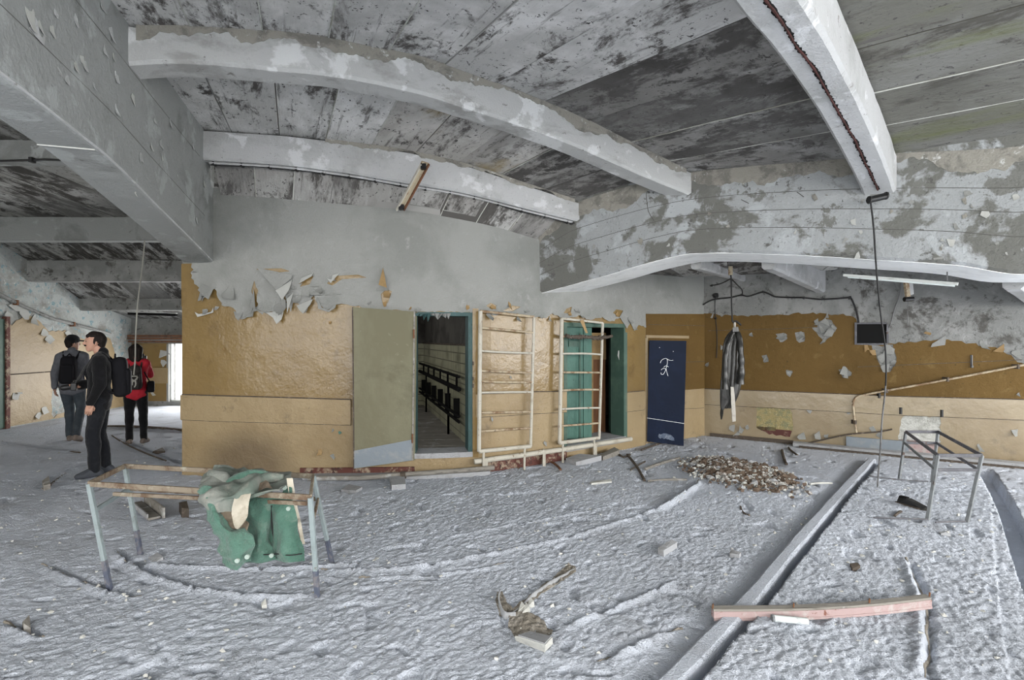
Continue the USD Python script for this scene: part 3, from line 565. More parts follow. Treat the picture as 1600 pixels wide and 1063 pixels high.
# ---------------------------------------------------------------- back wall with its two doorways
wall_back = thing('wall_back', 'long ochre back wall with ragged white paint above and two doorways', 'wall', kind='structure')
S = W1.s; s0, s1 = 0.0, W1.S[-1]
dA0, dA1 = float(S(646)), float(S(738)); zA0, zA1 = .26, EYE + (531.5 - 488) / 800 * 6.5
dB0, dB1 = float(S(883)), float(S(976)); zB0 = W1.sz(930, 690)[1]; zB1 = W1.sz(925, 505)[1]
TH = -.24
def wall_mass(n0, n1, zlo, zhi):
    """the wall between two heights, with the doorways left open"""
    out = []
    for a, b, holes in ((s0, dA0, None), (dA0, dA1, (zA0, zA1)), (dA1, dB0, None), (dB0, dB1, (zB0, zB1)), (dB1, s1, None)):
        if holes is None: out.append(W1.solid(a, b, zlo, zhi, n0, n1))
        else:
            lo = zlo if not callable(zlo) else zlo(a); hi = zhi(a) if callable(zhi) else zhi
            if lo < holes[0]: out.append(W1.solid(a, b, zlo, min(holes[0], hi), n0, n1))
            if hi > holes[1]: out.append(W1.solid(a, b, max(holes[1], lo), zhi, n0, n1))
    return cat_([m for m in out])
RAILZ = lambda s: np.interp(s, [S(275), S(550), S(760), S(880), S(1008)], [.84, .83, .90, .90, .88])
obj('wall_core', wall_mass(TH, -.004, -.2, lambda s: wall_head(s) + .12), 'plaster_white', wall_back)
def mass_between(zlo, zhi, n0, n1, look, name):
    obj(name, wall_mass(n0, n1, zlo, zhi), look, wall_back)
mass_between(.86, 2.13, -.004, .006, 'paint_ochre', 'upper_dado')
mass_between(-.1, .86, -.004, .006, 'paint_ochre_low', 'lower_dado')
# left end of the wall stays ochre up to the girder
obj('painted_end', W1.solid(S(285) - .01, S(308), 2.12, 2.66, -.26, .006), 'paint_ochre', wall_back)
obj('old_paint', W1.solid(S(308), S(1006), 2.125, 2.60, -.004, .006), 'paint_ochre', wall_back)
def poly_px(w, pts): return [w.sz(*p) for p in pts]
# white paint above, torn along its lower edge, hanging off in tongues
edge_px = [(303, 418), (307, 445), (316, 452), (318, 470), (330, 452), (340, 452), (350, 478), (368, 482), (377, 499), (390, 497), (398, 483), (402, 452), (405, 485), (420, 491), (428, 486), (437, 505), (443, 487), (447, 462), (456, 488), (462, 466), (470, 480), (478, 490), (486, 478), (492, 462), (500, 478), (512, 485), (522, 480), (530, 475),
           (545, 478), (575, 482), (600, 487), (620, 484), (640, 488), (665, 487), (700, 487), (735, 489), (745, 485), (770, 492), (790, 489), (815, 492), (835, 496), (850, 497), (862, 490), (880, 499), (905, 492), (918, 500), (940, 497), (952, 503), (968, 497), (978, 512), (984, 504), (990, 518), (996, 508), (1008, 512)]
low = poly_px(W1, edge_px)
line = []
g_ = np.random.default_rng(4)
for a, b in zip(low[:-1], low[1:]):
    n = max(2, int(np.hypot(b[0] - a[0], b[1] - a[1]) / .035))
    for k in np.arange(n) / n: line.append((a[0] + (b[0] - a[0]) * k + g_.normal() * .006, a[1] + (b[1] - a[1]) * k + g_.normal() * .008))
line.append(low[-1]); top_ = [(s, wall_head(s) + .03) for s in np.linspace(S(1008), S(303), 40)]
P_ = Polygon(line + top_).buffer(0); P_ = P_ if P_.geom_type == 'Polygon' else max(P_.geoms, key=lambda q: q.area)
for hole in ([(398, 470), (394, 455), (398, 440), (404, 455), (402, 472)], [(470, 448), (478, 436), (490, 432), (484, 444)], [(402, 421), (440, 420), (452, 424), (430, 426)], [(512, 443), (524, 432), (560, 430), (572, 434), (535, 436), (520, 446)], [(598, 472), (596, 460), (604, 452), (612, 456), (606, 474)],
             [(760, 478), (766, 474), (775, 478), (768, 484)], [(786, 486), (800, 478), (812, 480), (800, 486)], [(880, 489), (884, 483), (892, 480), (890, 490)], [(957, 489), (962, 484), (972, 486), (966, 496)]):
    P_ = P_.difference(Polygon(poly_px(W1, hole)).buffer(.004))
def curl1(s, z):
    e = np.interp(s, [p[0] for p in low], [p[1] for p in low]); d = np.clip(1 - (z - e) / .26, 0, 1.5)
    left = ease((S(560) - s) / .3); q = np.stack([s * 3.2, z * 2.5, 0 * s], 1)
    return d ** 2 * (.008 + .05 * left * meshkit.noise(q, 9)) + .010 * (meshkit.fbm(q * .7, 3, 10) - .5)
obj('white_paint_layer', W1.sheet(P_, .004, .010, curl1, .075), 'plaster_white', wall_back, smooth=40)
for i, (px, py, sz, cu, mt) in enumerate([(325, 455, .10, .10, 'plaster_white'), (322, 488, .06, .09, 'plaster_white'), (340, 482, .04, .08, 'plaster_white'), (362, 460, .12, .12, 'plaster_white'), (400, 478, .10, .12, 'plaster_white'), (440, 482, .13, .14, 'plaster_white'),
        (455, 452, .10, .16, 'plaster_white'), (466, 470, .09, .15, 'plaster_white'), (480, 462, .11, .13, 'plaster_white'), (474, 440, .06, .10, 'flake_ochre'), (520, 440, .06, .08, 'plaster_white'), (605, 462, .07, .10, 'flake_ochre'), (500, 455, .08, .12, 'plaster_white'),
        (578, 474, .05, .08, 'plaster_white'), (602, 476, .05, .07, 'flake_ochre'), (640, 480, .05, .06, 'flake_ochre'), (655, 484, .05, .07, 'plaster_white'), (730, 482, .05, .06, 'flake_ochre'), (764, 495, .07, .12, 'plaster_white'), (770, 482, .06, .10, 'flake_ochre'), (795, 480, .07, .1, 'flake_ochre'), (808, 500, .05, .10, 'plaster_white'),
        (822, 486, .06, .1, 'plaster_white'), (845, 495, .06, .06, 'plaster_white'), (858, 500, .05, .07, 'plaster_white'), (888, 490, .05, .1, 'flake_ochre'), (898, 485, .06, .12, 'plaster_white'), (908, 494, .06, .11, 'plaster_white'), (963, 492, .07, .06, 'flake_ochre'), (983, 502, .09, .11, 'plaster_white'), (990, 514, .06, .1, 'plaster_white'),
        (352, 545, .025, .04, 'flake_ochre'), (516, 504, .03, .05, 'flake_ochre'), (500, 707, .05, .04, 'flake_ochre'), (520, 715, .05, .05, 'plaster_white'), (768, 656, .04, .05, 'plaster_white'), (850, 694, .05, .04, 'plaster_white'), (797, 590, .025, .04, 'plaster_white'), (520, 672, .03, .04, 'plaster_white'), (532, 676, .03, .04, 'green_panel')]):
    flake(W1, px, py, sz, 500 + i, mt, wall_back, curl=cu, drop=1.15, n0=.012)
# angular flaps that have folded away from the wall
def flap(pts, seed, look='plaster_white', slope=.30, n0=.016, up=False):
    q = [W1.sz(266 + x / 4.324, 375 + y / 4.324) for x, y in pts]; P = Polygon(q).buffer(0)
    P = P if P.geom_type == 'Polygon' else max(P.geoms, key=lambda k: k.area)
    zs = [z for _, z in q]; top = max(zs); g = np.random.default_rng(seed); tw = g.uniform(-.25, .25); s_ = np.mean([s for s, _ in q])
    obj('paint_flap', W1.sheet(P, .005, n0, lambda s, z: np.clip(slope * (top - z) + tw * (s - s_), 0, .2), .05), look, wall_back, smooth=30)
for i, (pts, lk, sl) in enumerate([([(225, 298), (308, 335), (300, 408), (268, 388), (212, 342)], 'plaster_white', .5), ([(180, 488), (205, 502), (240, 498), (285, 488), (297, 458), (299, 492), (240, 512), (202, 522)], 'flake_white', .2), ([(212, 340), (236, 372), (232, 412), (214, 418)], 'plaster_white', .4),
        ([(435, 484), (502, 490), (490, 548), (462, 528)], 'plaster_white', .6), ([(508, 490), (574, 483), (577, 520), (512, 528)], 'plaster_white', .5), ([(664, 494), (770, 478), (766, 540), (742, 570), (712, 528)], 'flake_white', .5), ([(862, 446), (972, 402), (962, 430), (920, 502), (888, 478)], 'flake_white', .5),
        ([(735, 348), (828, 268), (822, 340), (790, 412), (758, 372)], 'flake_white', .5), ([(590, 188), (740, 345), (828, 268), (832, 240)], 'plaster_white', .25), ([(800, 400), (835, 360), (822, 500)], 'flake_white', .5), ([(755, 385), (790, 410), (806, 470), (770, 440)], 'plaster_white', .6), ([(1000, 385), (1040, 462), (1090, 478), (1130, 432), (1128, 462), (1090, 492), (1018, 468)], 'plaster_white', .5),
        ([(885, 300), (893, 264), (930, 245), (968, 232), (978, 210), (964, 252), (930, 272)], 'flake_white', .4), ([(1066, 262), (1095, 296), (1145, 228), (1102, 240), (1098, 272)], 'flake_white', .4), ([(560, 450), (566, 330), (600, 470), (664, 494), (660, 508)], 'plaster_white', .3), ([(1440, 190), (1475, 330), (1420, 310)], 'flake_ochre', .4), ([(1395, 330), (1460, 318), (1480, 345), (1400, 350)], 'plaster_white', .5)]):
    flap(pts, 60 + i, lk, sl)
# chair rail and skirting of the back wall
def rail(w, pts_top, h, n1, look, parent_name, label, px0, px1, zt=None):
    a, b = float(w.s(px0)), float(w.s(px1)); S_ = [float(w.s(p[0])) for p in pts_top]; Z_ = [w.sz(*p)[1] for p in pts_top]
    f0 = lambda s: np.interp(s, S_, Z_) - h; f1 = lambda s: np.interp(s, S_, Z_)
    t = thing(parent_name, label, 'rail', w.map(np.array([a, n1, float(f0(a))])), kind='structure')
    obj('rail_board', w.solid(a, b, f0, f1, .0, n1), look, t)
    obj('painted_shadow_strip', w.solid(a, b, f1, lambda s: f1(s) + .012, .0, n1 * .35), 'soot_shade_wood', t); obj('painted_shadow_strip', w.solid(a, b, lambda s: f0(s) - .008, f0, .0, n1 * .6), 'soot_shade_wood', t)  # dark strips paint the shadow lines above and below the board
    return t
RT = [(275, 617), (420, 621), (550, 625), (645, 626), (750, 616), (830, 613), (880, 612), (975, 614), (1008, 611)]
rail(W1, RT, .31, .035, 'paint_ochre_low', 'trim_1', 'wide ochre rail board across the bare panel left of the grey door', 275.5, 549)
rail(W1, RT, .29, .025, 'paint_ochre_low', 'trim_2', 'ochre rail board behind the left ladder, between the two doorways', 743, 884)
rail(W1, RT, .30, .02, 'paint_ochre_low', 'trim_3', 'short ochre rail board between the green doorway and the blue door', 977, 1006)
bb = thing('baseboard_back', 'flaking dark red skirting at the foot of the ochre wall', 'skirting', W1.map(np.array([0, .0, 0.])), kind='structure')
obj('skirting_board', W1.solid(S(470), S(648), 0, .11, .006, .03), 'baseboard_red', bb); obj('skirting_board', W1.solid(S(760), S(884), .0, .13, .006, .025), 'baseboard_red', bb)
obj('dust_ledge', W1.solid(S(480), S(760), -.02, .045, .03, .16), 'dust_block', bb)

# set-back end of the back wall up to the corner
wall_recess = thing('wall_recess', 'set-back ochre wall piece in the corner behind the blue door', 'wall', kind='structure')
obj('wall_core', WR.solid(-.3, WR.S[-1], -.2, 3.1, -.25, 0), 'plaster_white', wall_recess)
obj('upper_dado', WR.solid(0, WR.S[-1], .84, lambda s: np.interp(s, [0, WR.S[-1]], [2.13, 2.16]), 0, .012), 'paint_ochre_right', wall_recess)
obj('lower_dado', WR.solid(0, WR.S[-1], -.1, .84, 0, .012), 'paint_ochre_low', wall_recess)
obj('wall_return', cat_([W1.solid(s1 - .02, s1 + .01, -.1, 2.9, -.3, .0)]), 'paint_ochre_low', wall_recess)
rail(WR, [(1008, 610), (1100, 609)], .32, .022, 'paint_ochre_low', 'trim_4', 'ochre rail board in the corner beside the blue door', 1009, 1099)
for py in (508, 566): obj('wall_seam', WR.solid(WR.s(1012), WR.S[-1], WR.sz(1060, py)[1] - .008, WR.sz(1060, py)[1], .01, .017), 'soot_shade_wood', wall_recess)

# ---------------------------------------------------------------- right wall
wall_right = thing('wall_right', 'right wall, ochre below and mottled bare plaster above, scarred by flaking', 'wall', kind='structure')
L2 = W2.S[-1]
obj('wall_core', W2.solid(-.2, L2 + .1, -.2, 3.2, -.25, 0), 'plaster_grey', wall_right)
up_px = [(1100, 490), (1125, 492), (1180, 494), (1232, 492), (1262, 489), (1290, 491), (1320, 493), (1338, 497), (1340, 508), (1338, 536), (1365, 540), (1392, 536), (1420, 534), (1445, 534), (1470, 530), (1500, 534), (1535, 539), (1560, 545), (1600, 572), (1680, 620)]
low2 = poly_px(W2, up_px); ln2 = ragged(low2, .012, .05, 33)
Pu = Polygon(ln2 + [(low2[-1][0], .82), (0, .82)]).buffer(0)
for hole in ([(1268, 510), (1280, 500), (1296, 497), (1308, 512), (1300, 524), (1288, 536), (1276, 522)], [(1212, 522), (1226, 520), (1232, 530), (1220, 536)], [(1242, 520), (1256, 520), (1258, 532), (1246, 537)], [(1190, 556), (1200, 556), (1202, 566), (1194, 570)], [(1228, 578), (1240, 578), (1238, 588), (1230, 588)],
             [(1310, 578), (1330, 576), (1332, 586), (1318, 592)], [(1362, 540), (1395, 538), (1402, 562), (1392, 582), (1380, 584), (1372, 566)]):
    Pu = Pu.difference(Polygon(ragged([W2.sz(*p) for p in hole + hole[:1]], .012, .06, int(hole[0][0]))[:-1]).buffer(0))
Pu = Pu if Pu.geom_type == 'Polygon' else max(Pu.geoms, key=lambda q: q.area)
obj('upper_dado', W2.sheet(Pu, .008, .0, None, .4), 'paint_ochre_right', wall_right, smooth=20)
Pl = Polygon([(0, -.1), (L2, -.1), (L2, .83), (0, .83)])
for hole in ([(1182, 638), (1206, 636), (1238, 642), (1240, 662), (1236, 684), (1212, 682), (1182, 672)], [(1410, 652), (1440, 648), (1469, 652), (1469, 690), (1462, 712), (1410, 708), (1402, 694)]):
    Pl = Pl.difference(Polygon(ragged([W2.sz(*p) for p in hole + hole[:1]], .018, .06, int(hole[0][0]))[:-1]).buffer(0))
obj('lower_dado', W2.sheet(Pl, .008, .0, None, .4), 'paint_ochre_low_right', wall_right, smooth=20)
def patch(px0, py0, px1, py1, look, name, n=.004):
    a, z0 = W2.sz(px0, py1); b, z1 = W2.sz(px1, py0); obj(name, W2.solid(a, b, z0, z1, -.01, n), look, wall_right)
patch(1178, 634, 1212, 671, 'lath_yellow', 'bared_lath'); patch(1212, 634, 1242, 671, 'lath_yellow', 'bared_lath', .006); patch(1178, 671, 1242, 690, 'lath_red', 'red_undercoat')
patch(1398, 646, 1474, 692, 'mortar_exposed', 'bared_mortar'); patch(1398, 692, 1474, 714, 'pink_wood', 'pink_undercoat')
rail(W2, [(1100, 608), (1240, 613), (1400, 620), (1600, 625), (1800, 636)], .27, .03, 'paint_ochre_low_right', 'trim_5', 'long ochre rail board along the right wall', 1101, 1760)
rail(W2, [(1106, 515), (1240, 511), (1277, 509)], .02, .014, 'paint_ochre_right', 'trim_6', 'thin upper seam strip on the right wall beside the corner', 1106, 1277)
obj('wall_seam', W2.solid(W2.s(1340), W2.s(1596), lambda s: np.interp(s, [W2.s(1340), W2.s(1596)], [W2.sz(1340, 574)[1], W2.sz(1596, 563)[1]]), lambda s: .008 + np.interp(s, [W2.s(1340), W2.s(1596)], [W2.sz(1340, 574)[1], W2.sz(1596, 563)[1]]), .0, .012), 'soot_shade_wood', wall_right)
fr = np.random.default_rng(77)
for i, (px, py, sz, cu, mt) in enumerate([(1290, 506, .10, .10, 'plaster_white'), (1282, 516, .09, .12, 'plaster_white'), (1296, 522, .12, .12, 'plaster_white'), (1304, 510, .08, .12, 'plaster_white'), (1275, 503, .06, .08, 'plaster_white'), (1286, 532, .09, .10, 'plaster_white'), (1220, 528, .09, .10, 'plaster_white'), (1228, 524, .05, .08, 'plaster_white'), (1250, 526, .08, .1, 'plaster_white'), (1174, 524, .05, .06, 'plaster_white'), (1127, 543, .07, .05, 'plaster_white'),
        (1105, 570, .06, .07, 'plaster_white'), (1196, 562, .05, .08, 'plaster_white'), (1233, 582, .07, .08, 'plaster_white'), (1318, 582, .09, .09, 'plaster_white'), (1322, 588, .05, .09, 'plaster_white'), (1292, 494, .06, .07, 'plaster_white'), (1378, 560, .11, .06, 'plaster_white'), (1388, 548, .10, .05, 'plaster_white'), (1384, 575, .09, .08, 'plaster_white'), (1396, 568, .06, .1, 'plaster_white'), (1350, 545, .09, .06, 'flake_ochre'), (1365, 552, .08, .07, 'flake_ochre'),
        (1264, 642, .06, .1, 'plaster_white'), (1254, 680, .10, .12, 'plaster_white'), (1278, 680, .08, .10, 'plaster_white'), (1292, 681, .06, .10, 'plaster_white'), (1362, 672, .08, .06, 'plaster_white'), (1373, 680, .06, .06, 'plaster_white'), (1325, 645, .04, .04, 'plaster_white'), (1145, 668, .09, .05, 'plaster_white'), (1158, 672, .08, .05, 'plaster_white'), (1150, 678, .09, .06, 'plaster_white'), (1168, 668, .05, .05, 'plaster_white'),
        (1464, 534, .16, .05, 'plaster_white'), (1450, 520, .07, .08, 'flake_ochre'), (1538, 540, .10, .06, 'plaster_white'), (1588, 556, .10, .08, 'plaster_white'), (1560, 544, .09, .05, 'flake_ochre'), (1518, 572, .03, .06, 'plaster_white'), (1584, 676, .07, .14, 'plaster_white'), (1592, 618, .04, .10, 'plaster_white'), (1531, 700, .06, .12, 'plaster_white'), (1112, 494, .06, .03, 'plaster_white'), (1128, 493, .05, .03, 'plaster_white')]):
    flake(W2, px, py, sz, 700 + i, mt, wall_right, curl=cu * .9, drop=1.1, n0=.009)
bbr = thing('baseboard_right', 'broken pale skirting and dust ledge along the right wall', 'skirting', W2.map(np.array([1., .0, 0.])), kind='structure')
obj('skirting_board', W2.solid(W2.s(1322), W2.s(1420), .0, .20, .008, .05), 'kick_blue', bbr, label='pale blue-grey skirting board')
obj('skirting_board', W2.solid(W2.s(1110), W2.s(1240), .0, .06, .008, .03), 'soot_shade_wood', bbr)
obj('dust_ledge', W2.solid(W2.s(1240), W2.s(1760), -.03, .055, .03, .22), 'dust_block', bbr); obj('floor_gap', W2.solid(W2.s(1250), W2.s(1760), -.03, .02, .22, .30), 'soot_shade_wood', bbr)

# ---------------------------------------------------------------- left bay: side wall, far wall, the lit opening
wall_left = thing('wall_left', 'left side wall, cracked ochre dado and teal-flecked plaster above', 'wall', kind='structure')
S3 = W3.S[-1]
obj('wall_core', W3.solid(-.1, S3 + .1, -.2, 4.8, -.25, 0, ds=.6), 'plaster_teal', wall_left)
ed = [w3(0, 500), w3(20, 506), w3(40, 495), w3(60, 500), w3(75, 515), w3(95, 516), w3(118, 530), w3(140, 530), w3(160, 520), w3(172, 530)]
P3 = Polygon(ragged(ed, .03, .08, 12) + [(S3, .02), (0.0, .02), (0.0, ed[0][1] + .1)]).buffer(0)
P3 = P3 if P3.geom_type == 'Polygon' else max(P3.geoms, key=lambda q: q.area)
hole3 = [w3(79, 605), w3(100, 600), w3(128, 598), w3(128, 640), w3(105, 645), w3(80, 650)]
P3 = P3.difference(Polygon(ragged(hole3 + hole3[:1], .03, .09, 5)[:-1]).buffer(0))
P3 = P3 if P3.geom_type == 'Polygon' else max(P3.geoms, key=lambda q: q.area)
obj('ochre_dado', W3.sheet(P3, .01, .0, None, .5), 'paint_ochre_low', wall_left, smooth=20)
a, z1 = w3(8, 583); b, _ = w3(168, 572)
obj('rail_board', W3.solid(a, S3, 1.0 - .33, 1.02, .0, .04), 'paint_ochre_low', wall_left); obj('painted_shadow_strip', W3.solid(a, S3, 1.02, 1.04, .0, .02), 'soot_shade_wood', wall_left)  # dark strip paints the shadow line over this rail
for i, (px, py, sz, cu) in enumerate([(20, 478, .18, .10), (35, 486, .2, .12), (50, 500, .14, .15), (66, 520, .13, .1), (78, 532, .16, .16), (105, 525, .12, .12), (10, 496, .12, .1), (22, 620, .12, .12), (28, 612, .08, .1), (70, 642, .12, .1), (58, 650, .1, .1)]):
    s, z = w3(px, py); g_ = np.random.default_rng(900 + i); k = 7; aa = np.sort(g_.uniform(0, 6.28, k)); r = sz * g_.uniform(.5, 1, k)
    p = Polygon(np.stack([r * np.cos(aa), r * np.sin(aa)], 1)).convex_hull; m = trimesh.creation.extrude_polygon(p, .004, engine='earcut'); v, f = trimesh.remesh.subdivide_to_size(m.vertices, m.faces, sz * .5)
    dd = (p.bounds[3] - v[:, 1]) / (2 * sz)
    m = trimesh.Trimesh(W3.map(np.stack([s + v[:, 0], .012 + v[:, 2] + cu * dd ** 2, z + v[:, 1]], 1)), f, process=False); m.fix_normals(); obj('paint_flake', m, 'flake_white', wall_left, smooth=40)
s_, z_ = w3(4, 668)
d3 = thing('door_4', 'dark green door edge at the far left of the left wall', 'door', W3.map(np.array([s_ - .2, .0, 0.])), kind='structure')
obj('door_leaf', W3.solid(s_ - .95, s_ - .02, .02, 2.1, .012, .06), 'green_dark', d3); obj('door_frame', W3.solid(s_ - .02, s_ + .06, .0, 2.15, .012, .09), 'baseboard_red', d3)
wall_far = thing('wall_far', 'far ochre end wall of the left bay beside the bright opening', 'wall', kind='structure')
ox0, ox1, oz0, oz1 = -8.87, -4.3, .10, 1.60
def fbx(x0, x1, z0, z1, y0, y1): return box(x0, x1, y0, y1, z0, z1)
obj('wall_core', cat_([fbx(-10.1, ox0, -.2, 3.0, 13.25, 13.5), fbx(ox0, ox1, -.2, oz0, 13.25, 13.5), fbx(ox0, ox1, oz1, 3.0, 13.25, 13.5), fbx(ox1, -2.8, -.2, 3.0, 13.25, 13.5)]), 'plaster_grey', wall_far)
obj('ochre_dado', fbx(-9.82, ox0 - .02, .12, 1.62, 13.235, 13.25), 'paint_ochre', wall_far); obj('rail_board', fbx(-9.82, ox0 - .02, .58, .98, 13.205, 13.25), 'paint_ochre_low', wall_far)
obj('window_reveal', fbx(ox0 - .05, ox0, oz0, oz1, 13.22, 13.25), 'plaster_white', wall_far)
for i, (x, z, sz) in enumerate([(-8.95, 1.35, .2), (-9.65, 1.5, .12), (-9.0, 1.15, .12), (-9.3, .3, .1)]):
    g_ = np.random.default_rng(950 + i); q = hull(np.vstack([g_.normal(0, sz * .5, (9, 3)) * [1, .04, 1] + [x, 13.225, z]])); obj('paint_flake', q, 'flake_white', wall_far)
obj('rusted_track', cat_([bar((-9.85, 13.12, 1.74), (-4, 13.12, 1.74), .05, .05), bar((-9.85, 13.15, 1.66), (-4, 13.15, 1.66), .035, .04), fbx(-9.85, -4, 1.78, 1.83, 13.1, 13.25)]), 'rust', wall_far, label='rusted double sliding track')
w1_ = thing('window_1', 'bright opening glowing white at the end of the left bay', 'window', (ox0, 13.3, oz0), kind='structure')
obj('window_frame', cat_([fbx(ox0, ox0 + .02, oz0, oz1, 13.3, 13.4), fbx(ox1 - .05, ox1, oz0, oz1, 13.3, 13.4), fbx(ox0, ox1, oz0, oz0 + .04, 13.3, 13.4)]), 'lamp_white', w1_)

# ---------------------------------------------------------------- room closed behind the photographer: window bands in the rear and right walls
wall_rear = thing('wall_rear', 'window wall behind the photographer', 'wall', kind='structure')
def window_wall(axis, pos, lo, hi, wins, z0, z1, parent, th=.25):
    es = sorted([(c - w / 2, c + w / 2) for c, w in wins]); out, p = [], lo
    mk = (lambda a, b, c, d: box(a, b, pos - th, pos, c, d)) if axis == 'y' else (lambda a, b, c, d: box(pos, pos + th, a, b, c, d))
    for a, b in es: out += [mk(p, a, -.2, 4.8), mk(a, b, -.2, z0), mk(a, b, z1, 4.8)]; p = b
    out.append(mk(p, hi, -.2, 4.8)); obj('wall_core', cat_(out), 'plaster_white', parent)
window_wall('y', REAR_Y, -10.2, 10.9, REAR_WINDOWS, .9, 3.2, wall_rear)
wall_side = thing('wall_side', 'window wall at the far right outside the picture', 'wall', kind='structure')
window_wall('x', SIDE_X, -3.8, 5.0, SIDE_WINDOWS, .75, 2.75, wall_side)

# ---------------------------------------------------------------- the kitchen behind the back wall, seen through the grey door's doorway
kit = thing('wall_kitchen', 'dim kitchen behind the doorway, tiled to head height', 'wall', kind='structure')
KA, KB = np.array([-.62, 7.3]), np.array([-2.02, 11.8])
def tiled(a, b, z0, z1, look, off=0.0):
    n = np.array([(b - a)[1], -(b - a)[0]]); n = n / np.linalg.norm(n)
    if n @ (np.array([-3, 9]) - a) < 0: n = -n
    a, b = a + n * off, b + n * off; L = np.linalg.norm(b - a)
    P = np.array([[*a, z0], [*b, z0], [*b, z1], [*a, z1]]); uv = np.array([[0, z0], [L, z0], [L, z1], [0, z1]])
    P2 = P - np.append(n * .1, 0); V = np.vstack([P, P2]); F = np.array([[0, 1, 2], [0, 2, 3], [4, 6, 5], [4, 7, 6], [3, 2, 6], [3, 6, 7], [0, 4, 5], [0, 5, 1]])
    return (V, F), np.vstack([uv, uv])
m_, uv_ = tiled(KA, KB, .1, 1.62, 'kitchen_tiles', .02); obj('tiled_dado', m_, 'kitchen_tiles', kit, uv=uv_)
m_, uv_ = tiled(np.array([-2.02, 11.8]), np.array([-4.6, 11.8]), .1, 1.62, 'kitchen_tiles', .02); obj('tiled_dado', m_, 'kitchen_tiles', kit, uv=uv_)
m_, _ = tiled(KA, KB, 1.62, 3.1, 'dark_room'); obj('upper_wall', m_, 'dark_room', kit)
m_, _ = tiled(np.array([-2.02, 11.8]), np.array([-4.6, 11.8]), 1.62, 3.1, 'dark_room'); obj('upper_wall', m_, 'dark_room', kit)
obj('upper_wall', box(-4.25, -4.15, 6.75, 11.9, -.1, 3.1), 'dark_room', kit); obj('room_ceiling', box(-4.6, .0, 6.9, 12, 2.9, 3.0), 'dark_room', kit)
def kpt(k, z, off=0.0):
    n = np.array([-(KB - KA)[1], (KB - KA)[0]]); n = n / np.linalg.norm(n)
    if n[0] > 0: n = -n
    p = KA + (KB - KA) * k + n * off; return np.array([*p, z])
obj('tile_border', bar(kpt(0, 1.63, .03), kpt(1, 1.63, .03), .03, .03), 'soot_shade_wood', kit)
for k in range(22):      # floor boards of the kitchen
    y = 6.75 + k * .235; obj('floor_board', box(-4.2, -.35 - max(0, (y - 7)) * .3, y, y + .225, .16 + .006 * (k % 3), .2 + .012 * ((k * 7) % 5) / 5), 'grey_wood', kit)
# ================================================================ doors and what hangs on or leans against the walls
# grey door, swung right back against the wall
d1 = thing('door_1', 'open grey door with a blue-grey kick plate, swung flat against the ochre wall', 'door', W1.on(600, 725, .1), kind='structure')
c = [W1.on(553, 733, .13), W1.on(645, 720, .06), W1.on(648, 487, .06), W1.on(551, 480, .13)]
bk = np.array([.02, .045, 0])
obj('door_leaf', hull(np.vstack([c, np.array(c) + bk])), 'door_grey', d1)
def on_leaf(u, v, off): a_ = np.array(c[0]) * (1 - u) + np.array(c[1]) * u; b_ = np.array(c[3]) * (1 - u) + np.array(c[2]) * u; return a_ * (1 - v) + b_ * v - bk / np.linalg.norm(bk) * off
obj('kick_plate', hull([on_leaf(u, v, o) for u, v in ((.01, .003), (.995, .003), (.995, .142), (.01, .112)) for o in (-.004, .006)]), 'kick_blue', d1)
obj('top_batten', hull([on_leaf(u, v, o) for u, v in ((.01, .945), (.995, .945), (.995, .997), (.01, .997)) for o in (-.004, .006)]), 'door_grey', d1)
for u in (.004, .996): obj('edge_strip', hull([on_leaf(u + du, v, o) for du in (-.008, .008) for v in (.0, 1) for o in (-.01, .009)]), 'soot_shade_wood' if u < .5 else 'grey_wood', d1)
for v in (.15, .85): obj('hinge', tube([on_leaf(.998, v - .03, .012), on_leaf(.998, v + .03, .012)], .011, 8), 'rust', d1)
obj('door_frame', cat_([W1.solid(dA1 - .055, dA1 + .0, zA0, zA1, -.25, .012), W1.solid(dA0, dA0 + .03, zA0, zA1, -.25, .012), W1.solid(dA0, dA1, zA1 - .05, zA1, -.25, .012)]), 'teal_paint', d1)
obj('architrave', W1.solid(dA1, dA1 + .075, .2, zA1 + .05, .006, .02), 'paint_ochre', d1); obj('threshold', W1.solid(dA0, dA1, zA0 - .05, zA0 + .015, -.3, .03), 'dust_block', d1)
g_ = np.random.default_rng(3)
for i in range(9):
    px = 652 + i * 6; p = W1.on(px, 490, .0); L_ = g_.uniform(.03, .11)
    obj('paint_shred', hull(np.vstack([p + [g_.uniform(-.03, .03), -.02 - .05 * g_.random(), -L_ * k] for k in (0, .3, 1)] + [p + [.04, -.03, 0], p + [-.03, -.02, -.02]])), 'teal_paint' if i < 4 else 'plaster_grey', d1)
for py in (568, 592, 603): obj('latch', hull([W1.on(739 + a, py + b, .012 + q) for a in (-1, 1.2) for b in (-3, 3) for q in (0, .015)]), 'soot_shade_wood', d1)

# green doorway: fixed leaf, brown panel and the open leaf at the right
d2 = thing('door_2', 'green doorway behind the right ladder, with a pale green panel and a dark green open leaf', 'door', W1.on(930, 690, 0), kind='structure')
obj('door_frame', cat_([W1.solid(dB0 - .03, dB0 + .03, zB0, zB1, -.26, .012), W1.solid(dB0, dB1, zB1 - .06, zB1, -.26, .012), W1.solid(dB1 - .035, dB1 + .0, zB0, zB1, -.26, .014)]), 'green_dark', d2)
def inner(px0, py0, px1, py1, n, th, look, name): 
    q = [W1.on(px0, py1, n), W1.on(px1, py1, n), W1.on(px1, py0, n), W1.on(px0, py0, n)]; return obj(name, hull(np.vstack([q, np.array(q) + [.05 * th / .04, th, 0]])), look, d2)
gp = inner(883, 506, 912, 686, -.2, .04, 'green_panel', 'green_leaf'); inner(912, 508, 919, 686, -.19, .05, 'green_panel', 'leaf_stile')
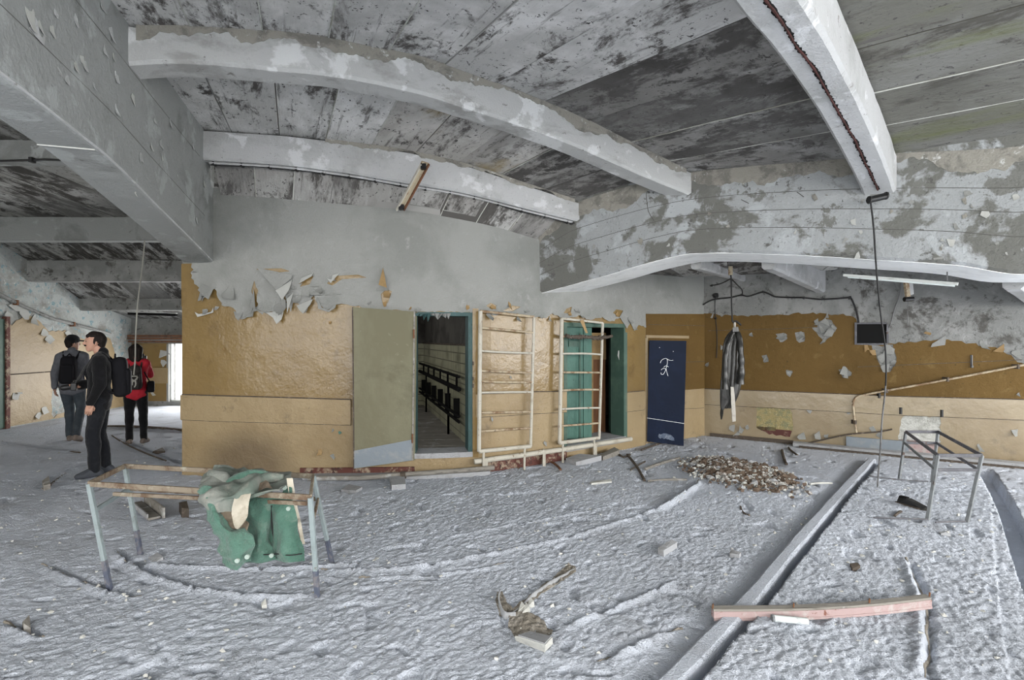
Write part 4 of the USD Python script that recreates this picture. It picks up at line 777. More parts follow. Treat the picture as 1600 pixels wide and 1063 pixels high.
inner(889, 533, 904, 542, -.185, .01, 'green_dark', 'name_slot'); inner(905, 520, 906.2, 686, -.19, .01, 'green_dark', 'panel_groove')
inner(919, 520, 944, 562, -.5, .03, 'flake_ochre', 'upper_panel'); inner(919, 562, 943, 682, -.5, .03, 'brown_panel', 'brown_panel'); inner(921, 562, 926, 682, -.48, .01, 'flake_ochre', 'panel_edge')
q0, q1 = W1.on(976.5, 690, .015), W1.on(951, 686, -.62)
obj('open_leaf', hull([p + [0, 0, z] + o for p in (q0, q1) for z in (.0, (zB1 - zB0) - .06) for o in (np.zeros(3), np.array([.04, .02, 0]))]), 'green_dark', d2)
p_ = W1.on(969, 553, -.10) + np.array([-.01, -.03, 0]); obj('paint_scar', hull([p_ + [dx, -.012 * k, dz] for dx, dz in ((-.03, .05), (.04, .06), (.05, -.02), (.0, -.14), (-.04, -.03)) for k in (0, 1)]), 'flake_white', d2)
obj('threshold', W1.solid(dB0, dB1, zB0 - .08, zB0 + .01, -.6, .03), 'dust_block', d2)
vest = thing('wall_lobby', 'dark lobby behind the green doorway', 'wall', kind='structure')
LA, LB = W1.on(868, 690, -.27)[:2], W1.on(990, 690, -.27)[:2]; LC, LD = np.array([2.25, 10.6]), np.array([.2, 10.6])
def lobby(z0, z1): return hull([np.append(p, z) for p in (LA, LB, LC, LD) for z in (z0, z1)])
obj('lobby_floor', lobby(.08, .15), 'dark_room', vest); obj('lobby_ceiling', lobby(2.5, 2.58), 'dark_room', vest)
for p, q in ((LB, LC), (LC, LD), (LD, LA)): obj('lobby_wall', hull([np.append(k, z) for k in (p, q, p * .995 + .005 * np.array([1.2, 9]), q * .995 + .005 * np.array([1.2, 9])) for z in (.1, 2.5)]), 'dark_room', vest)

# blue door with the chalked F
q = [fl(1011, 690), fl(1068, 697)]; hb = [q[0][:2], q[1][:2]]
b0, b1 = at(1011, 690, 8.34), at(1068, 697, 8.14); t1, t0 = at(1072.5, 533, 8.14), at(1014.5, 532, 8.34)
d3b = thing('door_3', 'dark blue door standing ajar in the corner, a curly letter F chalked on it', 'door', b0, kind='structure')
nb = np.cross(b1 - b0, t0 - b0); nb /= np.linalg.norm(nb); nb = nb if nb[1] < 0 else -nb
obj('door_leaf', hull([p - nb * k for p in (b0, b1, t1, t0) for k in (0, .04)]), 'blue_paint', d3b)
def on_blue(px, py, off=.0):
    o = np.array([0, 0, EYE]); r = np.array([(px - 800) / 800, 1, (531.5 - py) / 800]); return o + r * (((b0 + nb * off) - o) @ nb / (r @ nb))
def blue_c6(x, y, off=.003): return on_blue(980 + x / 3.32, 400 + y / 3.32, off)
for st in ([(172, 556), (176, 545), (186, 536), (200, 532), (215, 540), (228, 543), (239, 541)], [(207, 536), (208, 555), (205, 572), (200, 590), (193, 606), (184, 616), (176, 614), (175, 605)], [(190, 578), (202, 571), (214, 577)], [(176, 592), (190, 584), (202, 588), (205, 602), (212, 624)]):
    obj('chalk_mark', tube(spline([blue_c6(*p) for p in st], 18), .0055, 6), 'chalk_white', d3b, label='white chalk stroke of the letter F')
obj('metal_strip', bar(blue_c6(102, 841), blue_c6(296, 870), .012, .008), 'chalk_white', d3b, label='thin pale strip across the lower door')
for p in ((168, 476), (239, 496)): obj('screw_head', hull([blue_c6(p[0] + dx, p[1] + dy, o) for dx, dy in ((-3, 0), (0, -3), (3, 0), (0, 3)) for o in (.0, .006)]), 'chalk_white', d3b)
g_ = np.random.default_rng(6); sc = Polygon(ragged([(160, 935), (175, 922), (200, 922), (225, 930), (243, 945), (245, 965), (225, 955), (200, 948), (165, 945)], 2.5, 8, 2)).buffer(0)
sc = sc if sc.geom_type == 'Polygon' else max(sc.geoms, key=lambda k: k.area)
m = trimesh.creation.extrude_polygon(sc, .002, engine='earcut'); obj('scuffed_patch', (np.array([blue_c6(v[0], v[1], .001 + v[2]) for v in m.vertices]), m.faces), 'scuff', d3b)
obj('door_frame', cat_([bar(WR.on(1010, 700, .02), WR.on(1010, 524, .02), .05, .04), bar(WR.on(1008, 526, .02), WR.on(1075, 527, .02), .05, .05)]), 'paint_ochre_low', d3b)
obj('painted_gap_dark', hull([WR.on(x, y, n) for x, y in ((1014, 691), (1060, 686), (1060, 534), (1014, 534)) for n in (.012, .016)]), 'void_black', d3b)  # black sheet on the wall paints the dark behind the ajar leaf
p = fl(1004, 692); obj('blue_canister', hull([p + [dx, dy, dz] for dx in (-.07, .07) for dy in (-.05, .05) for dz in (.02, .13)]), 'blue_paint', None, label='small blue box on the floor at the foot of the blue door', cat='box')

# two white ladder-shaped radiators of welded pipe
def c5(x, y, n=.12): return W1.on(730 + x / 3.796, 450 + y / 3.796, n)
def pipe_ladder(label, L0, L1, R0, R1_, rungs, legs, top_look):
    t = thing('pipe_ladder', label, 'ladder', c5(*L1))
    obj('side_rail', tube([c5(*L0), c5(*L1)], .027, 10), 'pipe_white', t); obj('side_rail', tube([c5(*R0), c5(*R1_)], .021, 10), 'pipe_white', t)
    obj('bottom_rail', tube([c5(*L1), c5(*R1_)], .027, 10), 'pipe_white', t); obj('top_rail', tube([c5(*L0), c5(*R0)], .017, 10), top_look, t)
    xl = lambda y: L0[0] + (L1[0] - L0[0]) * (y - L0[1]) / (L1[1] - L0[1]); xr = lambda y: R0[0] + (R1_[0] - R0[0]) * (y - R0[1]) / (R1_[1] - R0[1])
    g = np.random.default_rng(int(L0[0]))
    for k, (a, b) in enumerate(rungs):
        p = spline([c5(xl(a), a), c5((xl(a) + xr(b)) / 2, (a + b) / 2 + g.uniform(-4, 4)), c5(xr(b), b)], 14); obj('rung', tube(p, .0145, 8), 'pipe_white' if k % 3 == 1 else 'rung_rust', t)
    for (x0, y0), (x1, y1) in legs:
        a, b = c5(x0, y0), c5(x1, y1); b[2] = ground(b[0], b[1]) - .005; obj('leg', tube([a, b], .016, 8), 'pipe_white', t)
    for p in (L0, L1, R0, R1_):
        a = c5(*p); nn = np.array([a[0], a[1], 0]) / np.hypot(a[0], a[1]) * .12; obj('wall_bracket', tube([a, a + nn + [0, 0, .0]], .011, 6), 'rung_rust', t)
    return t
pipe_ladder('white pipe ladder fixed flat on the ochre wall between the two doorways', (78, 138), (70, 970), (396, 172), (376, 940), [(236, 266), (373, 386), (492, 505), (555, 559), (622, 618), (741, 735), (852, 832)], [((97, 975), (95, 1062)), ((341, 942), (338, 1062))], 'rung_rust')
lad2 = pipe_ladder('white pipe ladder standing across the green doorway, its upper rung charred', (560, 182), (548, 920), (803, 208), (783, 890), [(288, 296), (391, 396), (501, 503), (609, 605), (721, 712), (820, 802)], [((567, 918), (567, 1014)), ((753, 893), (753, 1000))], 'pipe_white')
g_ = np.random.default_rng(17); cw = spline([c5(585, 285, .15), c5(640, 290, .15), c5(700, 292, .16), c5(760, 296, .16), c5(815, 294, .15), c5(858, 284, .15)], 40); cw[:, 2] += g_.normal(0, .006, 40)
obj('charred_batten', tube(cw, .022 + .012 * g_.random(40) * np.r_[np.ones(30), .3 * np.ones(10)], 7), 'soot_shade_wood', None, smooth=20, label='charred splintered batten lodged on the upper rung of the right ladder', cat='wood')
obj('hanging_shred', hull([c5(x, y, n) for x, y in ((668, 195), (690, 190), (716, 268), (704, 270)) for n in (.16, .17)]), 'flake_ochre', None, label='ochre paint strip dangling in front of the green doorway top', cat='paint strip')
pp = thing('heating_pipe', 'pale low pipe along the foot of the wall behind the ladder legs', 'pipe', W1.on(745, 720, .08))
obj('pipe', tube(spline([W1.on(741, 722, .09), W1.on(790, 715, .09), W1.on(840, 708, .09), W1.on(890, 701, .09), W1.on(940, 693, .09), W1.on(986, 686, .09)], 30), .035, 10), 'pipe_white', pp, smooth=40)
for px, py in ((760, 719), (850, 706), (930, 695)):
    a = W1.on(px, py, .09); obj('pipe_saddle', box(a[0] - .02, a[0] + .02, a[1] - .04, a[1] + .05, ground(a[0], a[1]) - .01, a[2] + .03), 'pipe_white', pp)
lp = thing('floor_pipe', 'dark dusty pipe lying along the foot of the wall below the grey door', 'pipe', W1.on(560, 752, .2))
obj('pipe', tube(spline([W1.on(482, 748, .22), W1.on(560, 747, .22), W1.on(640, 741, .22), W1.on(700, 737, .2), W1.on(772, 731, .18)], 30), .03, 9), 'grey_wood', lp, smooth=40)
obj('pipe_joint', tube([W1.on(626, 743, .22), W1.on(634, 742, .22)], .045, 9), 'soot_shade_wood', lp)

# lamp channel, conduit and cables under the ribs
lc = thing('lamp_channel', 'rusty cream lamp channel slanting between the second rib and the wall head', 'lamp', at(665, 253, 6.12))
A_, B_ = at(665, 254, 5.93), at(626, 326, 6.26)
obj('channel', bar(A_, B_, .10, .035), 'lamp_cream', lc); dn = np.array([0, -.03, -.03])
obj('channel_lip', bar(A_ + dn + [-.045, 0, 0], B_ + dn + [-.045, 0, 0], .016, .03), 'pipe_white', lc); obj('channel_lip', bar(A_ + dn + [.045, 0, 0], B_ + dn + [.045, 0, 0], .016, .03), 'rust', lc)
for k in (.06, .94): p = A_ + (B_ - A_) * k + dn * .8; obj('lamp_socket', box(p[0] - .03, p[0] + .03, p[1] - .03, p[1] + .03, p[2] - .03, p[2] + .03), 'plastic_black', lc)
cr = thing('cable_run', 'white conduit with small black clips under the second rib', 'cable', R2.bot(np.array(0.)))
t = np.linspace(.01, .985, 60); C_ = R2.bot(t, .065); C_[:, 2] -= .016; obj('conduit', tube(C_, .013, 8), 'concrete_white', cr, smooth=40)
C2 = R2.bot(t, .10); C2[:, 2] -= .02 + .012 * (1 + np.sin(t * 40)) * .5; obj('cable', tube(C2, .006, 6), 'cable_black', cr)
for k in np.linspace(.02, .97, 15): p = R2.bot(np.array(k), .085); obj('cable_clip', box(p[0] - .012, p[0] + .012, p[1] - .03, p[1] + .03, p[2] - .04, p[2] + .002), 'cable_black', cr)
p = R2.bot(np.array(.985), .07); obj('cable_stub', rock(.04, 3), 'cable_black', cr) if False else obj('cable_stub', hull(rock(.045, 3).vertices + p + [0, 0, -.03]), 'cable_black', cr)
t_ = thing('cable_run', 'thin dark cable along the nearest rib of the left bay', 'cable', (-9, 6.25, 3.9))
xx = np.linspace(-9.6, -4.0, 50); obj('cable', tube(np.stack([xx, 6.26 + 0 * xx, EYE + 2.21 - .02 * np.abs(np.sin(xx * 2.2))], 1), .012, 6), 'cable_black', t_)
for x in np.linspace(-9.2, -4.2, 10): obj('cable_clip', box(x - .02, x + .02, 6.23, 6.29, EYE + 2.17, EYE + 2.23), 'cable_black', t_)
jb = thing('cable_box', 'black lamp bracket at the foot of the split overhead rib', 'bracket', at(1371, 308, 4.95))
obj('bracket_bar', tube([at(1357, 313, 4.93), at(1385, 306, 4.93)], .032, 10), 'plastic_black', jb, smooth=40)
for p in ((1358, 312.5), (1384, 306)): obj('end_cap', tube([at(p[0] - 1, p[1], 4.93), at(p[0] + 1.5, p[1], 4.93)], .037, 10), 'cable_black', jb)
hc = [at(1360, 314, 4.93), at(1364, 345, 5.0), at(1370, 430, 5.15), at(1376, 490, 5.3), at(1384, 555, 5.42), at(1384, 600, 5.5), at(1378, 660, 5.62), at(1375, 710, 5.7)]; e_ = fl(1371, 768); e_[2] = ground(e_[0], e_[1]) + .004
hcp = thing('hanging_cable', 'long black cable hanging from the split rib to the floor past the wall hole', 'cable', e_)
S_ = spline(hc + [e_], 60); obj('cable', tube(S_[:38], .008, 7), 'cable_black', hcp, smooth=60); obj('cable_tail', tube(S_[37:], .008, 7), 'cable_grey', hcp, smooth=60, label='dusty grey lower end')
tl = thing('ceiling_lamp', 'long slim white lamp batten behind the right girder', 'lamp', at(1400, 436, 5.75))
obj('lamp_body', bar(at(1318, 430, 5.95), at(1497, 444, 5.2), .035, .03), 'lamp_white', tl); obj('lamp_tube', tube([at(1325, 433, 5.92), at(1492, 447, 5.19)], .010, 8), 'glass_tube', tl)
for px, py, d in ((1330, 425, 5.9), (1480, 439, 5.26)): p = at(px, py, d); obj('hanger', tube([p, p + [0, 0, .5]], .006, 6), 'cable_grey', tl)
hb_ = thing('lamp_bracket', 'hammer-shaped black lamp bracket with a short cord in the right bay', 'bracket', at(1420, 466, 6.4))
obj('bracket_post', bar(at(1415, 436, 6.4), at(1418.5, 464, 6.4), .05, .04), 'lamp_cream', hb_); obj('bracket_head', tube([at(1413, 468, 6.4), at(1426.5, 467, 6.4)], .03, 8), 'plastic_black', hb_)
obj('bracket_plate', hull([at(x, y, d) for x, y in ((1410, 437), (1426, 437), (1428, 460), (1419, 462)) for d in (6.44, 6.5)]), 'concrete_white', hb_); obj('cord', tube([at(1419, 468, 6.4), at(1418, 490, 6.4), at(1418.5, 509, 6.4)], .004, 5), 'cable_grey', hb_)
# wiring of the right wall
def c6(x, y): return (980 + x / 3.32, 400 + y / 3.32)
def c7(x, y): return (1250 + x / 3.543, 420 + y / 3.543)
ww = thing('wall_wiring', 'black surface cable sagging between junction boxes on the right wall', 'cable', W2.on(1200, 462, .02))
run = [c6(392, 254), c6(450, 226), c6(540, 215), c6(592, 204), c6(625, 210), c6(660, 200), c6(705, 187), c6(735, 197), c6(770, 212), c6(850, 216), c6(915, 217), c7(60, 165), c7(120, 170), c7(200, 166), c7(275, 160), c7(300, 200), c7(315, 245), c7(325, 300)]
obj('cable', tube(spline([W2.on(*p, .025) for p in run], 90), .013, 7), 'cable_black', ww, smooth=60)
obj('cable_drop', tube(spline([W2.on(*c6(*p), .02) for p in ((457, 215), (455, 270), (458, 325), (464, 380), (466, 450), (463, 530))], 20), .007, 6), 'cable_black', ww)
for (x, y), w in ((c6(457, 206), .10), (c6(705, 187), .05), (c6(592, 204), .045), (c6(915, 217), .05), (c7(275, 160), .06), (c7(20, 160), .05), (c6(458, 324), .045), (c6(870, 133), .05), (c6(437, 153), .05)):
    p = W2.on(x, y, .03); obj('junction_box', hull(rock(w * .62, int(x), .9, 18).vertices + p), 'cable_black', ww)
obj('cable_branch', tube(spline([at(*c6(437, 153), 8.6), at(*c6(490, 142), 8.0), at(*c6(533, 120), 7.5)], 14), .009, 6), 'cable_black', ww)
obj('cable_branch', tube(spline([at(*c6(540, 118), 7.5), at(*c6(570, 150), 7.9), at(*c6(597, 180), 8.35), W2.on(*c6(592, 204), .03)], 16), .009, 6), 'cable_black', ww)
obj('cable_branch', tube(spline([W2.on(*c7(*p), .02) for p in ((560, 60), (550, 150), (525, 220), (500, 310), (478, 350))], 20), .008, 6), 'cable_grey', ww)
obj('cable_branch', tube(spline([W2.on(*c7(*p), .03) for p in ((510, 50), (530, 100), (545, 130), (560, 110))], 16), .006, 6), 'cable_grey', ww)
vh = thing('wall_hatch', 'black block painting the dark of a rectangular hole in the right wall with a torn rim', 'opening', W2.on(1361, 522, 0))
a, z0 = W2.sz(1339, 536.5); b, z1 = W2.sz(1385, 506.5); obj('painted_recess_dark', W2.solid(a, b, z0, z1, -.02, .014), 'void_black', vh)  # solid black block paints the shade of a hole that is not cut
obj('rim', cat_([W2.solid(a - .03, a, z0 - .02, z1 + .03, .0, .03), W2.solid(a, b, z1, z1 + .025, .0, .03), W2.solid(b, b + .025, z0, z1, .0, .03), W2.solid(a, b, z0 - .025, z0, .0, .022)]), 'steel_dark', vh)
wp = thing('wall_pipe', 'thin ochre pipe climbing to the right across the right wall and bending down', 'pipe', W2.on(1335, 622, .05))
obj('pipe', tube(spline([W2.on(*p, .06) for p in ((1612, 568), (1540, 582), (1450, 599), (1400, 608), (1350, 617.5), (1338, 621), (1333, 630), (1335, 655), (1338.5, 679))], 70), .016, 8), 'rung_rust', wp, smooth=60)
for px, py in ((1590, 573), (1480, 593), (1385, 611), (1336, 660)): a = W2.on(px, py, .06); obj('pipe_clip', box(a[0] - .015, a[0] + .015, a[1] - .02, a[1] + .07, a[2] - .03, a[2] + .03), 'soot_shade_wood', wp)
w2_ = thing('fallen_wire', 'bent dark wire trailing low along the right wall beside the bared lath patch', 'cable', W2.on(1300, 688, .05))
obj('wire', tube(spline([W2.on(*p, .07) for p in ((1246, 697), (1280, 689), (1335, 678), (1374, 675), (1394, 671))], 40), .012, 7), 'soot_shade_wood', w2_, smooth=60); obj('wire_end', tube(spline([W2.on(*p, .07) for p in ((1246, 697), (1225, 700), (1200, 697))], 12), .008, 6), 'cable_grey', w2_)
for px, py in ((1406.5, 642), (1470.5, 646), (1373, 617)): q = W2.on(px, py, .02); obj('wall_hook', bar(q + [0, 0, .05], q - [0, 0, .05], .03, .05), 'cable_black', None, label={1406.5: 'black stub on the right wall above the left edge of the bared mortar', 1470.5: 'black stub on the right wall above the right edge of the bared mortar', 1373: 'black stub on the rail board next to the hanging cable'}[px], cat='hook')
q = W2.on(1518, 565, .02); obj('wall_hook', bar(q + [0, 0, .09], q - [0, 0, .09], .012, .03), 'cable_grey', None, label='thin grey pin high on the right wall above the slanting pipe', cat='hook')

# left bay: rope with a knot, lamp under the far rib, pipe
rp = thing('hanging_rope', 'pale rope with a knot hanging in front of the woman in red', 'rope', at(210, 592, 7.9))
obj('rope', tube(spline([at(226, 376, 8.9), at(222, 420, 8.5), at(214, 490, 8.0), at(211.5, 550, 7.9), at(209, 586, 7.9)], 40), .011, 6), 'cord_pale', rp, smooth=60)
p = at(209, 590, 7.9); a_ = np.linspace(0, 2 * np.pi, 14); obj('knot', cat_([tube(p + np.stack([.045 * np.cos(a_), .03 * np.sin(2 * a_), .04 * np.sin(a_) - .02], 1), .013, 6), tube(spline([p + [.02, 0, -.05], p + [.03, 0, -.1], p + [.01, 0, -.15]], 8), .01, 6), tube(spline([p + [-.02, 0, -.05], p + [-.025, 0, -.12]], 6), .01, 6)]), 'cord_pale', rp)
fb = thing('ceiling_lamp', 'dark narrow lamp batten under the farthest rib of the left bay', 'lamp', at(240, 491, 11.45)); obj('lamp_body', bar(at(201, 489.5, 11.45), at(276, 492, 11.45), .06, .07), 'void_black', fb); obj('lamp_rim', bar(at(201, 487.5, 11.43), at(276, 489.8, 11.43), .06, .02), 'lamp_white', fb)
lpz = thing('wall_pipe', 'pale pipe sloping along the upper left wall', 'pipe', W3.map(np.array([10., .05, 2.6])))
obj('pipe', tube(np.array([W3.map(np.array([w3(px, py)[0], .06, w3(px, py)[1]])) for px, py in ((-20, 452), (30, 478), (80, 499), (140, 514), (168, 522))]), .035, 8), 'plaster_grey', lpz, smooth=40)
for px, py in ((20, 473), (110, 507)): s_, z_ = w3(px, py); obj('pipe_clip', W3.solid(s_ - .02, s_ + .02, z_ - .05, z_ + .05, .0, .1), 'rust', lpz)

# pipes and brackets in the kitchen behind
for nm, lab, zs in (('drain_rack', 'dark double pipe rack along the kitchen tiles seen through the doorway', (1.17, .99)), ('basin_rack', 'low pipe with basin brackets along the kitchen tiles seen through the doorway', (.60, .52))):
    t = thing(nm, lab, 'rack', kpt(.4, .2, .2)); hi_ = nm == 'basin_rack'
    for z in zs: obj('rack_pipe', tube([kpt(0.02, z, .12), kpt(.98, z, .12)], .022 if z != .99 else .035, 7), 'void_black', t)
    for k in np.linspace(.1, .9, 6): obj('rack_post', bar(kpt(k, zs[1], .08), kpt(k, .82 if hi_ else 1.18, .08), .09 if hi_ else .03, .03), 'void_black', t)
    for k in (.2, .75): obj('rack_foot', bar(kpt(k, .2, .12), kpt(k, zs[1], .12), .03, .03), 'void_black', t)

# ================================================================ the two bare table frames
def table_frame(name, label, loc, tops, feet, zr, looks, w, low):
    """tops and feet: near left, near right, far right, far left"""
    t = thing(name, label, 'table', loc); nm = ['front', 'right', 'back', 'left']
    for i in range(4):
        a, b = tops[i], tops[(i + 1) % 4]; obj('top_rail', bar(a, b, w * .6, w * 1.25), looks[0] if i != 0 else looks[0], t)
    lv = []
    for i in range(4):
        f = np.array(feet[i]); f[2] = ground(f[0], f[1]) - .004; k = tops[i] + (f - tops[i]) * .72
        bend = (np.array([.0, .0, 0])); lg = obj('leg', bar(tops[i], f, w, w), looks[1], t)
        obj('leg_foot', bar(k, f - (f - k) * .0, w * 1.06, w * 1.06), looks[2], lg, label='dark painted lower end'); lv.append(lambda z, a=tops[i], b=f: a + (b - a) * (a[2] - z) / (a[2] - b[2]))
    for i, j in low: obj('stretcher', bar(lv[i](zr), lv[j](zr), w * .55, w * 1.0), looks[0] if (i, j) != (0, 3) else looks[1], t)
    return t
FL, FR, BR, BL = np.array([-2.925, 3.54, .705]), np.array([-1.28, 3.25, .70]), np.array([-1.46, 3.76, .70]), np.array([-3.07, 4.06, .70])
table1 = table_frame('table_frame', 'rusty bare table frame with a green jacket thrown over it', (-2.1, 3.6, 0), [FL, FR, BR, BL], [fl(172, 916), fl(496, 933), fl(519, 880), fl(220, 867)], .52, ('rail_rust', 'leg_blue', 'leg_boot'), .029, [(0, 3), (2, 3), (1, 2)])
obj('stretcher', bar(at(178, 772, 3.62), at(479, 787, 3.31), .018, .026), 'rail_rust', table1)
zt = .60
T2 = [np.array([4.06, 4.88, zt]), np.array([4.47, 4.87, zt]), np.array([5.10, 6.13, zt]), np.array([4.716, 6.13, zt])]
table2 = table_frame('table_frame', 'low narrow grey table frame standing empty by the right wall', (4.5, 5.4, 0), T2, [fl(1449, 817), fl(1511, 819), fl(1456, 757), fl(1404.5, 755)], .47, ('steel_dark', 'steel_grey', 'steel_grey'), .027, [(0, 1), (2, 3), (0, 3), (1, 2)])
# ================================================================ cloth: the green jacket on the frame, the long coat on its cable
def cloth(P, th=.006, seed=0, amp=.012, fr=6):
    """a sheet of cloth with a thickness, creased"""
    n, m = P.shape[:2]; N = np.cross(np.gradient(P, axis=0), np.gradient(P, axis=1)); N /= np.linalg.norm(N, axis=2, keepdims=True) + 1e-9
    r = 1 - np.abs(2 * meshkit.noise(P * fr + .8 * meshkit.noise(P * fr * .7, seed + 1)[..., None], seed) - 1); P = P + N * ((r - .5) * amp * 2)[..., None]
    A, B = grid(P), grid(P - N * th); B = (B[0], B[1][:, ::-1])
    idx = np.r_[np.arange(m), np.arange(1, n) * m + m - 1, (n - 1) * m + np.arange(m - 2, -1, -1), np.arange(n - 2, 0, -1) * m]
    k = n * m; F = []
    for a, b in zip(idx, np.roll(idx, -1)): F += [(a, b, b + k), (a, b + k, a + k)]
    M = trimesh.Trimesh(np.vstack([A[0], B[0]]), np.vstack([A[1], B[1] + k, np.array(F)]), process=False); M.fix_normals(); return M
def loft(rows, nu, nv):
    """rows of points (top to bottom), each row left to right, made into an even smooth grid"""
    R = np.stack([spline(r, nv) for r in rows]); return np.stack([spline(R[:, j], nu) for j in range(nv)], 1)
def c8(x, y, d): return at(120 + x / 4, 700 + y / 4, d)
jk = thing('green_jacket', 'worn green rubberised jacket slung over the right half of the rusty table frame', 'jacket', (-1.75, 3.5, .2))
# hanging front
rows = [[c8(1010, 300, 3.43), c8(1180, 262, 3.41), c8(1260, 290, 3.40), c8(1310, 240, 3.39), c8(1345, 250, 3.39)], [c8(1000, 330, 3.42), c8(1180, 325, 3.37), c8(1270, 330, 3.38), c8(1350, 325, 3.37)], [c8(985, 420, 3.43), c8(1170, 420, 3.35), c8(1225, 420, 3.39), c8(1280, 420, 3.34), c8(1370, 420, 3.37)],
        [c8(980, 560, 3.42), c8(1140, 560, 3.32), c8(1215, 560, 3.39), c8(1290, 560, 3.32), c8(1385, 560, 3.37)], [c8(985, 660, 3.41), c8(1150, 665, 3.30), c8(1245, 660, 3.37), c8(1310, 660, 3.30), c8(1408, 640, 3.37)], [c8(990, 720, 3.40), c8(1150, 708, 3.31), c8(1250, 700, 3.36), c8(1320, 715, 3.30), c8(1415, 706, 3.37)]]
obj('jacket_front', cloth(loft(rows, 60, 54), .008, 5, .022, 8), 'jacket_green', jk, smooth=60)
rows = [[c8(775, 270, 3.28), c8(815, 250, 3.26), c8(870, 270, 3.27)], [c8(795, 350, 3.22), c8(840, 350, 3.18), c8(890, 400, 3.24)], [c8(835, 440, 3.2), c8(880, 450, 3.15), c8(920, 470, 3.22)], [c8(885, 560, 3.2), c8(950, 540, 3.12), c8(1075, 540, 3.2)], [c8(905, 640, 3.2), c8(990, 620, 3.1), c8(1100, 600, 3.18)], [c8(940, 720, 3.2), c8(1010, 700, 3.1), c8(1090, 690, 3.18)], [c8(975, 745, 3.22), c8(1030, 735, 3.14), c8(1085, 700, 3.2)]]
obj('sleeve', cloth(loft(rows, 54, 36), .008, 6, .024, 10), 'jacket_green', jk, smooth=60)
rows = [[c8(860, 118, 3.74), c8(930, 118, 3.75), c8(1010, 140, 3.76), c8(1120, 150, 3.72), c8(1240, 158, 3.7), c8(1335, 170, 3.66)], [c8(820, 170, 3.6), c8(920, 150, 3.55), c8(1010, 175, 3.62), c8(1130, 165, 3.52), c8(1240, 185, 3.6), c8(1335, 195, 3.5)], [c8(785, 230, 3.42), c8(880, 230, 3.36), c8(990, 215, 3.44), c8(1110, 200, 3.36), c8(1200, 240, 3.46), c8(1300, 230, 3.36)], [c8(770, 275, 3.27), c8(850, 285, 3.22), c8(960, 285, 3.24), c8(1060, 285, 3.2), c8(1150, 290, 3.26), c8(1270, 275, 3.21)], [c8(785, 330, 3.24), c8(850, 340, 3.18), c8(930, 340, 3.2), c8(980, 330, 3.2), c8(1000, 320, 3.21), c8(1020, 310, 3.22)], [c8(860, 405, 3.22), c8(890, 405, 3.18), c8(930, 400, 3.2), c8(960, 400, 3.2), c8(970, 390, 3.2), c8(980, 380, 3.2)]]
obj('jacket_back', cloth(loft(rows, 50, 60), .008, 8, .028, 7), 'jacket_dusty', jk, smooth=60, label='dusty grey-green back of the jacket lying over the frame')
for i, (a, b, w_) in enumerate([((830, 160), (960, 265), .055), ((900, 260), (1190, 165), .05), ((1010, 265), (1290, 180), .04), ((800, 245), (900, 300), .05)]):
    t = np.linspace(0, 1, 22); p = np.stack([c8(a[0] + (b[0] - a[0]) * k, a[1] + (b[1] - a[1]) * k - 18 * np.sin(np.pi * k), 3.5 - .0006 * (a[1] + (b[1] - a[1]) * k - 160)) for k in t]); g_ = np.random.default_rng(70 + i)
    m = tube(p, w_ * (.35 + .65 * np.sin(np.pi * np.clip(t * .9 + .05, 0, 1))), 12); v = np.array(m.vertices); v += ((meshkit.fbm(v * 14, 3, 80 + i) - .5) * .035)[:, None] * np.array([.4, -.6, .8]); m.vertices = v; obj('fold', m, 'jacket_dusty' if i != 1 else 'jacket_green', jk, smooth=60)
rows = [[c8(985, 300, 3.19), c8(1090, 290, 3.17)], [c8(970, 370, 3.16), c8(1075, 340, 3.13)], [c8(975, 430, 3.15), c8(1060, 420, 3.12)], [c8(985, 505, 3.16), c8(1000, 512, 3.15)]]
obj('lining_flap', cloth(loft(rows, 20, 10), .006, 11, .008, 9), 'lining_cream', jk, smooth=60, label='pale lining folded out')
rows = [[c8(890, 390, 3.24), c8(970, 350, 3.22)], [c8(900, 450, 3.23), c8(985, 430, 3.22)], [c8(950, 500, 3.23), c8(1075, 480, 3.21)], [c8(1010, 545, 3.23), c8(1075, 545, 3.21)]]
obj('sleeve_inside', cloth(loft(rows, 20, 14), .006, 12, .02, 12), 'lining_brown', jk, smooth=60, label='brown inside of the sleeve')
rows = [[c8(1060, 260, 3.3), c8(1180, 200, 3.38)], [c8(1080, 280, 3.28), c8(1220, 250, 3.33)]]; obj('pocket_inside', cloth(loft(rows, 10, 14), .006, 13, .02, 10), 'lining_brown', jk, smooth=60)
rows = [[c8(1310, 190, 3.39), c8(1350, 190, 3.41)], [c8(1340, 360, 3.38), c8(1375, 350, 3.40)], [c8(1375, 480, 3.39), c8(1400, 470, 3.41)], [c8(1405, 605, 3.40), c8(1425, 600, 3.42)]]
obj('cream_edge', cloth(loft(rows, 24, 6), .006, 14, .006, 9), 'lining_cream', jk, smooth=60, label='pale inner edge along the right side')
obj('front_seam', tube(spline([c8(1219, 360, 3.36), c8(1216, 420, 3.365), c8(1222, 520, 3.36), c8(1240, 600, 3.35), c8(1250, 690, 3.34)], 26), .0045, 6), 'cable_black', jk)
obj('hem_seam', tube(spline([c8(1105, 672, 3.30), c8(1180, 668, 3.29), c8(1250, 664, 3.31), c8(1330, 672, 3.28), c8(1408, 662, 3.33)], 26), .0035, 6), 'cable_black', jk)
for x, y in ((1296, 252), (1320, 382), (1214, 676), (1000, 708), (1062, 684)):
    p = c8(x, y, (3.075 if x < 1100 else 3.28) if y > 600 else 3.34); a_ = np.linspace(0, 2 * np.pi, 13)[:-1]; obj('button', hull([p + [.014 * np.cos(k), o, .014 * np.sin(k)] for k in a_ for o in (0, .012)]), 'button', jk)

